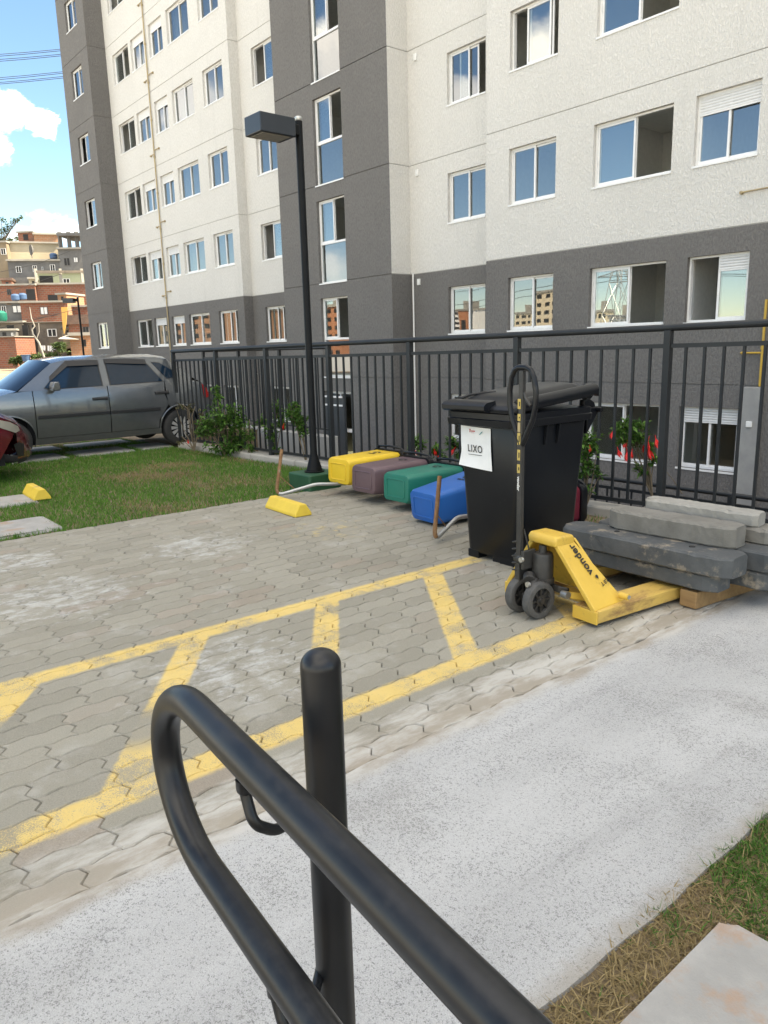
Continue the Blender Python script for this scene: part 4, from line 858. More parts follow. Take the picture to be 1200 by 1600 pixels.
# handle: square tube, loop grip
hx, hy = -.068, -.155
hd = MB().loft([[(hx-.015, hy-.012, z), (hx+.015, hy-.012, z), (hx+.015, hy+.012, z), (hx-.015, hy+.012, z)] for z in (.30, .95)]).loft([[(hx-.011, hy-.011, z), (hx+.019, hy-.011, z), (hx+.019, hy+.011, z), (hx-.011, hy+.011, z)] for z in (.95, 1.27)]).build('handle_shaft', K_, jk, bevel=.003)
lp = [(0, .90), (-.03, .955), (-.066, 1.03), (-.083, 1.10), (-.084, 1.17), (-.072, 1.235), (-.05, 1.272), (-.02, 1.285), (.03, 1.285), (.062, 1.272), (.085, 1.235), (.098, 1.17), (.097, 1.10), (.08, 1.03), (.04, .955), (.01, .90)]
MB().tube([(hx+x*1.02, hy, z) for x, z in lp], .0145, 12, closed=False, flat=(1, 1)).build('loop_grip', M['black_plastic'], jk, smooth=60)
MB().tube([(hx+.02, hy, 1.16), (hx+.045, hy-.01, 1.13), (hx+.075, hy-.01, 1.10)], .008, 8).build('release_lever', K_, jk, smooth=50)
for k, (za, zb_) in enumerate(((1.08, 1.13), (1.02, 1.055), (.90, .96), (.82, .875), (.755, .80))):
    st_ = MB().box(hx-.013, hx+.008, hy-.0135, hy-.0128, za, zb_).build('sticker', M['label_yellow'], hd)
    MB().box(hx-.003, hx+.004, hy-.0142, hy-.0136, za+.014, zb_-.014).build('sticker_print', M['ink'], st_)
MB().box(hx-.012, hx+.007, hy-.0135, hy-.0128, .965, 1.012).build('sticker', M['pipe_tan'], hd)
text_mesh('lettering', 'vonder', .026, M['white_paint'], hd, (hx-.002, hy-.0135, .70), (0, 0, -1), (1, 0, 0), .0003, .0006)
MB().tube([(hx+.03, hy+.05, .30), (hx+.035, hy+.03, .36), (hx+.02, hy+.01, .46)], .004, 6).build('release_chain', K_, jk)

# ------------------------------------------------------------------ concrete beams on timber
def beam(label, x0, x1, y0, y1, z0, z1, mt, rz=0., cham=.05, seed=1, holes=(), chip=.7):
    r_ = random.Random(seed); c = ((x0+x1)/2, (y0+y1)/2, z0); L = (x1-x0)/2; Wd = (y1-y0)/2; Hh = z1-z0
    n = 30; rings = []; ch = [chip*max(0, r_.gauss(-.6, 1.1)) for _ in range(n+1)]
    for i in range(n+1):
        f = i/n; x = -L+2*L*f; e = min(f, 1-f)*2*L; k = 1-max(0, (cham-e)/cham)*.38
        j = lambda: r_.gauss(0, .0011)
        pr = [(-Wd*k, .008), (-Wd*k+.008, 0), (Wd*k-.008, 0), (Wd*k, .008), (Wd*k*.995, Hh-.012), (Wd*k-.012, Hh-.001-.004*ch[i]), (Wd*k*.7, Hh), (0, Hh), (-Wd*k*.7, Hh), (-Wd*k+.012+.008*ch[i], Hh-.001-.006*ch[i]), (-Wd*k*.995, Hh-.012-.008*ch[i]), (-Wd*k*1.0, Hh*.5)]
        rings.append([(x+j(), y_+j(), z_+j()*.7) for y_, z_ in pr])
    b = MB().loft(rings); o = b.build('concrete_beam', mt); o.location = c; o.rotation_euler = (0, 0, rz)
    for hx_ in holes: MB().lathe([(.016, Hh-.002), (.016, Hh+.003)], (hx_, 0, 0), n=14).build('bolt_hole', M['void'], o)
    return tag(o, label, 'concrete beam', 'stacked concrete beams')
beam('dark painted concrete beam, lowest in the front of the stack', -2.80, -1.84, 3.66, 3.86, .112, .205, M['beam_dark'], -.03, seed=1)
beam('dark painted concrete beam with two bolt holes on its top, front of the stack', -2.83, -1.76, 3.63, 3.865, .207, .315, M['beam_dark'], -.02, seed=2, holes=(-.2, .27))
beam('dark concrete beam low in the second row with a rounded end', -2.72, -1.66, 3.88, 4.10, .112, .205, M['beam_dark'], -.02, seed=3)
beam('dark concrete beam on top of the second row under the gray beam', -2.74, -1.63, 3.875, 4.09, .207, .315, M['beam_dark'], 0, seed=4)
beam('dark concrete beam at the back of the pile, half hidden', -2.55, -1.5, 4.12, 4.32, .112, .30, M['beam_dark'], .0, seed=5)
beam('plain gray concrete beam lying across the two dark rows', -2.60, -1.845, 3.80, 3.985, .317, .43, M['beam_gray'], .03, .06, seed=6)
beam('gray concrete beam with broken end behind the plain gray one', -2.55, -1.72, 4.02, 4.20, .317, .40, M['beam_gray'], .0, .05, seed=7)
beam('pale concrete beam, highest of the pile', -2.50, -1.83, 4.02, 4.16, .402, .475, M['beam_light'], .02, .02, seed=8, chip=.3)
tb = MB().box(-2.185, -2.10, 3.73, 3.74, 0, .01)
tb = MB().loft([[(x, y, z) for y, z in ((-.05, 0), (.05, 0), (.05, .092), (-.05, .092))] for x in (-.02, .86)])
o = tb.build('timber_block', M['wood'], bevel=.005); o.location = (-1.985, 3.68, .004); o.rotation_euler = (0, 0, R(84)); tag(o, 'brown timber block under the right end of the concrete beams', 'timber')
tb = MB().loft([[(x, y, z) for y, z in ((-.04, 0), (.04, 0), (.04, .10), (-.04, .10))] for x in (-.02, .6)])
o = tb.build('timber_block', M['wood'], bevel=.005); o.location = (-2.62, 3.75, .004); o.rotation_euler = (0, 0, R(88)); tag(o, 'timber block hidden between the forks under the dark beams', 'timber')
# ------------------------------------------------------------------ cars
def cdt_panel(outline, step, f):
    """fill a side outline (s,z) with a fine triangulation and lift it onto the body side"""
    pts = []
    n = len(outline)
    for i in range(n):
        a = np.array(outline[i]); b = np.array(outline[(i+1) % n]); k = max(1, int(np.linalg.norm(b-a)/step))
        pts += [tuple(a+(b-a)*t/k) for t in range(k)]
    m_ = len(pts); ed = [(i, (i+1) % m_) for i in range(m_)]
    xs = [p[0] for p in pts]; zs = [p[1] for p in pts]
    for x in np.arange(min(xs)+step*.5, max(xs), step):
        for z in np.arange(min(zs)+step*.5, max(zs), step): pts.append((x, z))
    r_ = delaunay_2d_cdt([Vector(p) for p in pts], ed, [], 1, 1e-5)
    return [f(v.x, v.y) for v in r_[0]], [tuple(q) for q in r_[2]]
def arc(cx, cz, r_, a0, a1, n=14): return [(cx+r_*math.cos(R(a)), cz+r_*math.sin(R(a))) for a in np.linspace(a0, a1, n)]
def make_car(label, loc, rz, ys, paint, G, group=None):
    t = thing('parked_car', label, 'car', loc, rz, group); L, Wd = G['L'], G['W']
    fa, ra, ar = G['fa'], G['ra'], .325
    def yo(s, z):
        y = .0
        if z > .95: y = .03+(z-.95)*.42
        elif z > .62: y = .03*((z-.62)/.33)**2
        else: y = .055*((.62-z)/.38)**2
        y += .035*math.exp(-((z-.60)/.02)**2)*0
        if s < .62: y += G['ft']*((.62-s)/.62)**2.6
        if s > L-.6: y += .15*((s-L+.6)/.6)**2.2
        return y
    P = lambda s, z, d=0., far=False: ((s, ys*(Wd-yo(s, z)+d), z) if far else (s, ys*(yo(s, z)-d), z))
    def panel(name, ol, mt, parent, d=0., step=.045, both=True, thick=.0):
        res = []
        for i, far in enumerate((False, True)):
            b = MB(); v, f = cdt_panel(ol, step, lambda s, z: P(s, z, d, far)); b.add(v, f)
            res.append(b.build(name, mt, parent[i] if isinstance(parent, list) else parent, smooth=60))
        return res
    g = G['gap']
    body = MB()
    front = G['front']; hood = G['hood']; belt = G['belt']
    # fender, quarter, sills as body; doors separately
    fend = front+arc(fa, .30, ar, 205, -25)+[(g[0]-.005, .23), (g[0]-.005, belt(g[0]))]+hood[::-1]
    sill = [(fa+ar*.96, .215), (ra-ar*.96, .215), (ra-ar*.98, .30), (fa+ar*.98, .30)]
    for far in (False, True):
        v, f = cdt_panel(fend, .045, lambda s, z: P(s, z, 0, far)); body.add(v, f)
        q = [(g[2]+.005, belt(g[2]))]+[(g[2]+.0, .80), (ra-ar*.55, .64)]+arc(ra, .30, ar+.0, 118, -25)+G['rear']+[(L-.44, belt(L-.44))]
        v, f = cdt_panel(q, .045, lambda s, z: P(s, z, 0, far)); body.add(v, f)
        v, f = cdt_panel(sill, .07, lambda s, z: P(s, z, .006, far)); body.add(v, f)
        v, f = cdt_panel(G['cabin'], .045, lambda s, z: P(s, z, 0, far)); body.add(v, f)
    # top strips
    def strip(pr, crown, bul, n=14):
        rings = []
        for (s, z), cr, bu in zip(pr, crown, bul):
            y0 = yo(s, z); rings.append([(s+bu*(1-(2*k/n-1)**2), ys*(y0+(Wd-2*y0)*k/n), z+cr*(1-(2*k/n-1)**4)) for k in range(n+1)])
        return MB().loft(rings, caps=False, closed=False)
    top = G['top']; idx = G['idx']
    for nm, (i0, i1), mt in (('hood_strip', idx['hood'], paint), ('roof_strip', idx['roof'], paint), ('tail_strip', idx['tail'], paint)):
        s_ = strip(top[i0:i1+1], G['crown'][i0:i1+1], G['bul'][i0:i1+1]); body.add(s_.v, s_.f)
    bo = body.build('body', paint, t, smooth=35)
    for nm, key in (('windscreen', 'ws'), ('rear_window', 'rw')):
        i0, i1 = idx[key]; strip(top[i0:i1+1], G['crown'][i0:i1+1], G['bul'][i0:i1+1]).build(nm, M['car_glass'], t, smooth=35)
    # dark structure underneath and inside
    u = MB(); u.box(.35, L-.35, ys*.16, ys*(Wd-.16), .20, .55); u.box(g[0]-.1, L-.5, ys*.10, ys*(Wd-.10), .30, .80); u.build('underbody', M['car_black'], t)
    for s_ in (g[0]+.45, g[0]+1.35):
        for y_ in (.2, Wd-.62): MB().box(s_, s_+.12, ys*y_, ys*(y_+.42), .6, 1.12).build('seat', M['car_black'], t, bevel=.04)
    # arch liners
    for c_ in (fa, ra):
        for far in (False, True):
            lip = MB(); ring = [[P(c_+rr_*math.cos(R(a)), .30+rr_*math.sin(R(a)), d, far) for rr_, d in ((ar+.016, .001), (ar+.006, .007), (ar-.003, .006), (ar-.003, -.05))] for a in np.linspace(-14, 194, 26)]
            lip.loft(ring, caps=False, closed=False); lip.build('arch_lip', paint, t, smooth=40)
    for i, (a, b) in enumerate(((g[0], g[1]), (g[1], g[2]))):
        e = .006
        if i == 0: ol = [(a+e+.02*0, .305), (b-e, .305), (b-e, belt(b)), (a+e, belt(a))]
        else: ol = [(a+e, .305), (ra-ar-.03, .305), (ra-ar-.02, .42), (ra-ar*.78, .56), (ra-ar*.55, .66), (b-.03, .80), (b-e, belt(b)), (a+e, belt(a))]
        d = panel('door', ol, paint, t, .004)
        for far in (False, True):
            h = MB(); s_, z_ = G['handles'][i]
            c = [P(s_+ds, z_+dz, .030, far) for ds, dz in ((-.10, -.012), (.10, -.012), (.10, .018), (-.10, .018))]; c0 = [P(s_+ds, z_+dz, .0, far) for ds, dz in ((-.115, -.02), (.115, -.02), (.115, .026), (-.115, .026))]
            h.loft([c0, c]); h.build('handle', M['black_matte'], d[far], bevel=.006)
        s0, s1 = (a+.03, b-.012) if i == 0 else (a+.012, ra-ar-.0)
        for far in (False, True): MB().loft([[P(s, .59+dz, dd, far) for dz, dd in ((-.024, .003), (-.018, .016), (.018, .016), (.024, .003))] for s in np.linspace(s0, s1, 6)], caps=True, closed=True).build('side_moulding', M['black_matte'], d[far])
    for nm, ol in G['glass']:
        seal = [(x+(x-np.mean([p[0] for p in ol]))*.045, z+(z-np.mean([p[1] for p in ol]))*.075) for x, z in ol]
        w = panel('window', seal, M['black_matte'], t, .003); panel('pane', ol, M['car_glass_side'], w, .006)
    for (s0, z0), (s1, z1), (s2, z2) in G['visors']:
        for far in (False, True): MB().loft([[P(s0, z0-.03, .022, far), P(s0, z0+.03, .008, far)], [P(s1, z1-.05, .034, far), P(s1, z1+.025, .008, far)], [P(s2, z2-.05, .034, far), P(s2, z2+.022, .008, far)]], caps=False, closed=False).build('rain_visor', M['black_matte'], t)
    for far in (False, True):
        s_, z_ = g[0]+.17, belt(g[0])+.035
        b = MB().loft([[tuple(np.array(P(s_+.10+ds*.5, z_+.01, dd, far))+np.array([0, 0, dz])) for ds, dz in ((-.10, -.05), (.08, -.05), (.10, .0), (.06, .07), (-.06, .07), (-.12, 0))] for dd in (.05, .10, .20, .23)])
        b.build('wing_mirror', paint if G['mirror'] else M['black_matte'], t, smooth=50, bevel=.012)
    for far in (False, True):
        for c_ in (fa, ra):
            y_ = ys*(Wd-.10 if far else .10); sg = ys*(1 if far else -1)
            wprof = [(.17, -.085), (.245, -.09), (.272, -.075), (.283, -.04), (.283, .04), (.272, .075), (.245, .09), (.17, .085)]
            w = MB().lathe(wprof, (c_, y_, .283), 'y', 36, ring=True).build('wheel', M['rubber'], t, smooth=40)
            rm = MB(); ctr = np.array([c_, y_+sg*.072, .283]); out = np.array([0, sg, 0.])
            rm.lathe([(.170, -.01), (.185, -.01), (.185, .012), (.170, .012)], tuple(ctr), 'y', 30, ring=True); rm.lathe([(0, -.01), (.06, -.01), (.05, .012), (0, .012)], tuple(ctr), 'y', 20)
            for k in range(12):
                a = k*math.pi/6; uu = np.array([math.cos(a), 0, math.sin(a)]); nn = np.array([-math.sin(a), 0, math.cos(a)])
                rm.prism([ctr+uu*.05+nn*.012-out*.004, ctr+uu*.175+nn*.027-out*.004, ctr+uu*.175-nn*.027-out*.004, ctr+uu*.05-nn*.012-out*.004], out*.012)
            rm.build('rim', M['rim'], w, smooth=35); MB().lathe([(0, 0), (.172, 0), (.172, .01), (0, .01)], (c_, y_+sg*.045, .283), 'y', 24).build('brake_disc', M['car_black'], w)
    for nm, ol, mt, d in G['extras']: panel(nm, ol, mt, t, d)
    return t
M['car_glass_side'] = pm('dark_side_glass', (.008, .020, .036), rough=.03, spec=.45)  # blue in the base colour stands in for mirrored sky
bl = lambda s: .945+.020*(s-1.0)
Gg = dict(L=3.86, W=1.60, fa=.756, ra=3.196, ft=.26, gap=(1.10, 2.12, 2.99), belt=bl, mirror=True,
    front=[(.10, .215), (.02, .26), (.0, .40), (.01, .52), (.06, .62), (.14, .70)], hood=[(.16, .73), (.40, .83), (.70, .905), (.80, .93), (1.0, bl(1.0))],
    rear=[(3.62, .215), (3.80, .24), (3.85, .36), (3.85, .50), (3.80, .60), (3.74, .72), (3.70, .84), (3.60, .95)],
    cabin=[(.92, .95), (1.42, 1.305), (1.62, 1.345), (2.3, 1.362), (2.94, 1.350), (3.10, 1.315), (3.30, 1.17), (3.45, 1.03), (3.43, bl(3.42)), (2.2, bl(2.2)), (1.1, bl(1.1))],
    top=[(.06, .22), (.0, .40), (.02, .56), (.12, .69), (.18, .74), (.45, .84), (.80, .93), (.90, .95), (1.42, 1.305), (1.62, 1.345), (2.30, 1.362), (2.94, 1.350), (3.10, 1.315), (3.45, 1.03), (3.60, .95), (3.70, .84), (3.78, .62), (3.85, .45), (3.80, .24)],
    idx=dict(hood=(0, 7), ws=(7, 8), roof=(8, 12), rw=(12, 13), tail=(13, 18)), crown=[0, 0, .0, .01, .02, .04, .04, .03, .05, .05, .05, .05, .05, .02, .02, .01, 0, 0, 0], bul=[-.10, -.12, -.12, -.10, -.10, -.08, -.06, -.10, -.06, 0, 0, 0, .05, .08, .08, .08, .10, .10, .08],
    handles=[(1.995, .79), (2.92, .822)],
    glass=[('f', [(1.32, .965), (1.27, .985), (1.535, 1.235), (1.66, 1.285), (2.05, 1.292), (2.05, .975)]), ('r', [(2.18, .98), (2.18, 1.293), (2.72, 1.285), (2.78, 1.25), (2.965, .995)]), ('q', [(2.86, 1.27), (2.98, 1.262), (3.17, 1.135), (3.13, 1.045), (3.04, 1.03)])],
    visors=[((1.36, 1.10), (1.62, 1.31), (2.07, 1.315)), ((2.16, 1.315), (2.5, 1.318), (2.77, 1.30))],
    extras=[('bumper_trim', [(.012, .42), (.012, .49), (.38, .49), (.40, .42)], M['black_matte'], .008), ('tail_lamp', [(3.62, .70), (3.60, .93), (3.68, .86), (3.735, .72)], M['lens_red'], .012), ('headlamp', [(.13, .58), (.15, .70), (.40, .76), (.36, .60)], M['lens'], .01)])
car = make_car('gray metallic four door hatchback parked beside the end of the railing', (-11.05, 1.77, -.005), R(90), 1, M['car_gray'], Gg)
br_ = lambda s: .90+.04*(s-1.0)
Gr = dict(Gg); Gr.update(L=3.95, W=1.66, fa=.80, ra=3.25, ft=.48, gap=(1.22, 2.25, 3.08), belt=br_, mirror=True,
    front=[(.20, .19), (.06, .215), (.02, .24), (.03, .34), (.05, .48), (.10, .58), (.16, .64)], hood=[(.18, .66), (.45, .79), (.80, .90), (1.0, .94), (1.15, br_(1.15))],
    cabin=[(1.0, .94), (1.55, 1.36), (1.9, 1.45), (2.5, 1.47), (3.1, 1.43), (3.3, 1.36), (3.55, 1.05), (3.5, br_(3.5)), (2.2, br_(2.2)), (1.2, br_(1.2))],
    top=[(.10, .20), (.02, .25), (.05, .46), (.14, .62), (.20, .68), (.50, .82), (.85, .92), (1.0, .94), (1.55, 1.36), (1.9, 1.45), (2.5, 1.47), (3.1, 1.43), (3.3, 1.36), (3.55, 1.05), (3.68, .95), (3.75, .84), (3.85, .62), (3.93, .45), (3.85, .24)],
    handles=[(2.1, .76), (2.98, .80)], glass=[('f', [(1.42, .94), (1.40, .97), (1.70, 1.25), (1.85, 1.36), (2.18, 1.37), (2.18, .955)]), ('r', [(2.31, .96), (2.31, 1.372), (2.85, 1.36), (3.1, 1.0)])], visors=[],
    extras=[('headlamp', [(.13, .575), (.15, .625), (.26, .69), (.52, .77), (.56, .735), (.36, .63), (.20, .56)], M['lens'], .010), ('fog_lamp_recess', [(.10, .27), (.085, .40), (.16, .45), (.24, .43), (.20, .29)], M['black_matte'], .008), ('lip_trim', [(.045, .20), (.035, .245), (.20, .25), (.20, .20)], M['black_matte'], .006)])
make_car('wine red compact car with its nose just inside the left edge of the view', (-9.22, 2.40, -.005), R(-90), -1, M['car_red'], Gr)

# ------------------------------------------------------------------ flowering shrubs along the railing
FH_ = np.array([AX[2][0], AX[2][1], 0.]); FH_ /= np.linalg.norm(FH_); RH_ = np.array([AX[0][0], AX[0][1], 0.]); RH_ /= np.linalg.norm(RH_)
def at_depth(px, py, base): return on_plane(px, py, FH_, float(FH_@np.array(base)))
def leaves(pts, dirs, size, rg, wid=.42):
    V, F, Cc = [], [], []
    for p, d in zip(pts, dirs):
        L = size*rg.uniform(.6, 1.25); d = Vector(d).normalized(); side = d.cross(Vector((0, 0, 1)))
        side = side.normalized() if side.length > .05 else Vector((1, 0, 0)); side = (side+Vector((0, 0, rg.uniform(-.5, .5)))).normalized(); nrm = side.cross(d)
        w = L*wid*.5; p = Vector(p); o = len(V)
        V += [tuple(p), tuple(p+d*L*.4+side*w+nrm*w*.35), tuple(p+d*L+Vector((0, 0, -L*.22))), tuple(p+d*L*.4-side*w+nrm*w*.35), tuple(p+d*L*.5-nrm*w*.1)]
        F += [(o, o+1, o+4), (o+1, o+2, o+4), (o+2, o+3, o+4), (o+3, o, o+4)]; c = rg.random(); Cc += [(c, c, c, 1)]*5
    return V, F, Cc
def leafmesh(name, V, F, Cc, mt, parent, off=(0, 0, 0)):
    me = bpy.data.meshes.new(name); me.from_pydata([tuple(np.array(v)-np.array(off)) for v in V], [], F); me.materials.append(mt); colattr(me, Cc)
    o = bpy.data.objects.new(name, me); C.objects.link(o); o.parent = parent; return o
def shrub(label, base, blobs_, n, lsize, stems, flowers, mt='leaf', seed=1, group='flowering shrubs along the railing', fs=1.):
    rg = random.Random(seed); B = np.array(on_z(*base)); t = thing('hibiscus_shrub', label, 'shrub', tuple(B), 0, group)
    pts, dirs = [], []; tot = sum(b[2]*b[3] for b in blobs_); sb = MB(); B3 = Vector(B)
    for cx, cy, rx, ry in blobs_:
        n_k = 2.2; c = Vector(at_depth(cx, cy, B)); ex = Vector(at_depth(cx+rx, cy, B))-c; rz = (Vector(at_depth(cx, cy-ry, B))-c).z; rxm = ex.length
        k = int(n*n_k*rx*ry/tot); tw = max(3, k//16)
        for q in range(tw):
            a = rg.uniform(0, 2*math.pi); e = rg.uniform(-1, 1); rr = rg.random()**.5; end = c+Vector((math.cos(a)*rxm*rr, math.sin(a)*rxm*rr*.8, rz*e*math.sqrt(max(.05, 1-rr*rr*.8))))
            st_ = c+Vector((0, 0, -rz*.75))+(end-c)*.15
            sb.tube([st_, st_*.5+end*.5+Vector((0, 0, .015)), end], [.0026, .002, .0012], 5)
            m_ = k//tw
            for i in range(m_):
                f = rg.uniform(.35, 1.05); p = st_.lerp(end, f)+Vector((rg.gauss(0, .012), rg.gauss(0, .012), rg.gauss(0, .012)))
                d = (end-st_).normalized()*.5+Vector((rg.gauss(0, .8), rg.gauss(0, .8), rg.gauss(.05, .5))); pts.append(p); dirs.append(d)
        sb.tube([B3, B3.lerp(c, .5)+Vector((rg.gauss(0, .02), rg.gauss(0, .02), 0)), c], [.008, .006, .003], 7)
    for s_ in stems:
        q = [B3+Vector((0, 0, -.02))]+[Vector(at_depth(x, y, B)) for x, y in s_]; sb.tube(q, [.009]+[.0065]*(len(q)-1), 7)
    sb.build('stems', M['bark'], t, loc=-B3, smooth=60)
    leafmesh('foliage', *leaves(pts, dirs, lsize*1.0, rg, .44), M[mt], t, B)
    for fx, fy, sz in flowers:
        p = Vector(at_depth(fx, fy, B))-Vector(FH_)*.07; b = MB(); rm = sz*fs*1.3
        dd = Vector((rg.gauss(0, .35), rg.gauss(0, .35), -1)).normalized(); sd = dd.orthogonal().normalized(); s2 = dd.cross(sd)
        for k in range(5):
            a = k*2*math.pi/5; u = sd*math.cos(a)+s2*math.sin(a); v = dd.cross(u)
            top = p-dd*rm*.9
            b.add([tuple(top), tuple(top+dd*rm*.9+u*rm*.38+v*rm*.24), tuple(top+dd*rm*1.75+u*rm*.42), tuple(top+dd*rm*.9+u*rm*.38-v*rm*.24), tuple(top+dd*rm*1.0+u*rm*.26)], [(0, 1, 4), (1, 2, 4), (2, 3, 4), (3, 0, 4)])
        b.tube([top-dd*rm*.5, top, top+dd*rm*1.9], [.003, .004, .002], 5)
        b.build('flower', M['petal'], t, loc=-B3, smooth=60)
    return t
shrub('large dense dark green shrub at the left end of the railing', (352, 711), [(345, 655, 30, 34), (322, 668, 20, 26), (360, 690, 30, 18), (372, 655, 16, 26), (338, 612, 9, 14), (378, 690, 14, 18), (345, 700, 30, 8)], 880, .085, [[(356, 680), (350, 640)], [(340, 690), (325, 660)]], [(296, 690, .02)], seed=3)
shrub('dry half bare twiggy shrub in front of the car wheel', (304, 704), [(292, 636, 16, 7), (310, 660, 12, 24), (288, 690, 12, 7), (275, 637, 5, 4)], 130, .055, [[(300, 680), (295, 640), (285, 632)], [(306, 690), (314, 660), (318, 640)], [(298, 695), (284, 682)], [(304, 690), (300, 650), (305, 635)]], [], 'leaf_dry', seed=4)
shrub('small upright shrub right of the large dark shrub', (388, 714), [(388, 672, 10, 24), (392, 700, 9, 12), (408, 655, 10, 16)], 200, .06, [[(389, 690), (390, 655)]], [], seed=5)
shrub('slim bright green shrub with one red flower left of the lamp post', (430, 717), [(432, 640, 9, 20), (424, 670, 13, 18), (430, 695, 10, 16), (440, 660, 8, 12)], 330, .07, [[(430, 690), (431, 640)]], [(443, 667, .035)], seed=6)
shrub('thin curved shrub with a leafy top just left of the lamp post', (479, 726), [(458, 646, 14, 16), (470, 655, 14, 14), (475, 672, 10, 12), (462, 632, 6, 8)], 330, .065, [[(478, 710), (474, 690), (466, 670), (456, 650)]], [(480, 731, .02)], seed=7)
shrub('small leafy shrub with one red flower behind the brown bin', (655, 733), [(652, 694, 11, 16)], 60, .085, [[(654, 715)]], [(648, 706, .035)], seed=8)
shrub('small shrub with two red flowers behind the green bin', (684, 735), [(680, 700, 10, 14), (690, 707, 7, 10)], 60, .07, [[(682, 715)]], [(679, 706, .032), (685, 713, .035)], seed=9)
shrub('small shrub with one orange red flower partly hidden by the black bin', (712, 738), [(710, 692, 12, 14), (716, 700, 8, 10)], 80, .08, [[(711, 712)]], [(705, 705, .042)], seed=10)
shrub('tall thin shrub with small red flowers right of the black bin', (911, 802), [(918, 688, 16, 16), (912, 712, 14, 20), (918, 735, 14, 12), (936, 744, 8, 5), (916, 765, 6, 8), (932, 706, 8, 5)], 260, .062, [[(915, 770), (919, 740), (917, 690)]], [(899, 716, .02), (898, 731, .024), (892, 740, .03), (918, 700, .02)], seed=11)
shrub('leafy shrub with large red flowers in front of the ground floor window', (1019, 775), [(985, 662, 18, 15), (978, 676, 22, 16), (998, 680, 18, 18), (1004, 668, 12, 9), (1012, 700, 14, 10), (1004, 735, 10, 12), (1014, 730, 12, 8), (1022, 718, 10, 7), (965, 668, 10, 9)], 400, .065, [[(1016, 755), (1009, 725), (1000, 690)], [(1007, 720), (985, 680)]], [(953, 678, .035), (973, 694, .03), (964, 707, .036), (976, 712, .045), (982, 710, .035), (1006, 697, .055), (1012, 708, .045), (1022, 691, .042)], seed=12)
# one dry twig leaning against the railing
B = on_z(1066, 772); b = MB().tube([tuple(B), tuple(at_depth(1052, 750, B)), tuple(at_depth(1042, 738, B))], [.005, .004, .003], 6); tag(b.build('dry_twig', M['bark']), 'thin dry twig leaning by the railing post behind the concrete beams', 'twig')

# ------------------------------------------------------------------ hillside houses far left
def at_D(px, py, D): return on_plane(px, py, FH_, D)
hx_ = MB(); rows = []
for D, z in ((58, -.06), (68, .0), (74, .3), (79, 1.2), (85, 4.5), (96, 9.5), (112, 11.5), (150, 12)):
    rows.append([tuple(FH_*D+RH_*x+np.array([0, 0, z*min(1, max(0, (x+95)/30)) if x < -65 else z*min(1, max(0, (12-x)/34))+(-.06)*(x >= 12)])) for x in np.linspace(-110, 12, 22)])
hx_.loft(rows, caps=False, closed=False); tag(hx_.build('hillside', M['soil'], smooth=60), kind='structure')
def house(label, px0, px1, pyt, pyb, D, mt, wins_=(), depth=7, yaw=14, roof=None, cat='house', name='house', rise=.18):
    """box house; front faces the viewer turned by yaw to the right"""
    A = Vector(at_D(px0, pyb, D)); ztop = at_D(px0, pyt, D)[2]; dirf = (Vector(RH_)*math.cos(R(yaw))+Vector(FH_)*math.sin(R(yaw))); inw = Vector((-dirf.y, dirf.x, 0)); nrm = np.array(inw)
    Rt = on_plane(px1, pyb, nrm, float(nrm@np.array(A))); Wd = (Vector(Rt)-A).dot(dirf); zb = A.z-1.0
    t = thing(name, label, cat, (A.x, A.y, A.z), math.atan2(dirf.y, dirf.x)); Hh = ztop-A.z
    MB().box(0, Wd, 0, depth, -1.2, Hh).build('wall', mt, t)
    rf = M['slabedge'] if roof is None else roof
    MB().box(-.12, Wd+.12, -.25, depth+.1, Hh, Hh+rise).build('roof', rf, t)
    def loc(px, py):
        p = Vector(on_plane(px, py, nrm, float(nrm@np.array(A))))-A; return p.dot(dirf), p.z
    for wx0, wx1, wy0, wy1, kind in wins_:
        a, z1 = loc(wx0, wy0); b, z0 = loc(wx1, wy1)
        if kind == 'void': MB().box(a, b, -.02, .3, z0, z1).build('opening', M['void'], t)
        elif kind == 'door': MB().box(a, b, -.03, .1, z0, z1).build('door', M['render_dark'], t)
        else:
            fr = M['white_paint'] if kind == 'w' else M['render_gray']; f = .10*(b-a); m_ = MB()
            m_.box(a, b, -.06, .0, z1-f*.6, z1); m_.box(a, b, -.06, 0, z0, z0+f*.6); m_.box(a, a+f, -.06, 0, z0, z1); m_.box(b-f, b, -.06, 0, z0, z1); m_.box((a+b)/2-f*.4, (a+b)/2+f*.4, -.06, 0, z0, z1)
            w = m_.build('window', fr, t); MB().box(a+.02, b-.02, -.03, .02, z0+.02, z1-.02).build('pane', M['shutter'] if kind == 'ws' else M['void'], w)
    return t
S_ = lambda x: x/5.715; T_ = lambda y: 340+y/5.715
hq = lambda l, x0, x1, y0, y1, D, mt, ws=(), **k: house(l, S_(x0), S_(x1), T_(y0), T_(y1), D, mt, [(S_(a), S_(b), T_(c), T_(d), q) for a, b, c, d, q in ws], **k)
hq('pale orange brick house on the hilltop, lit by the sun', 310, 530, 150, 232, 96, M['brick_pale'], yaw=22, depth=5)  # sun on this face is put into the paler brick
hq('small brick room with a dark window left of the hilltop brick house', 168, 308, 138, 225, 97.5, M['brick'], [(205, 255, 150, 200, 'void')], yaw=-6, depth=4)  # shaded face of the same house, a separate box in darker brick
hq('cream walled house with a long plain parapet under the hilltop brick house', 72, 540, 225, 372, 91, M['render_cream'], yaw=20, depth=8)
hq('bare gray house with three white windows below the cream parapet', 92, 556, 388, 600, 88.5, M['render_gray'], [(140, 196, 435, 492, 'w'), (290, 335, 428, 486, 'w'), (445, 497, 420, 478, 'w'), (370, 388, 440, 470, 'w')], yaw=12, depth=6)
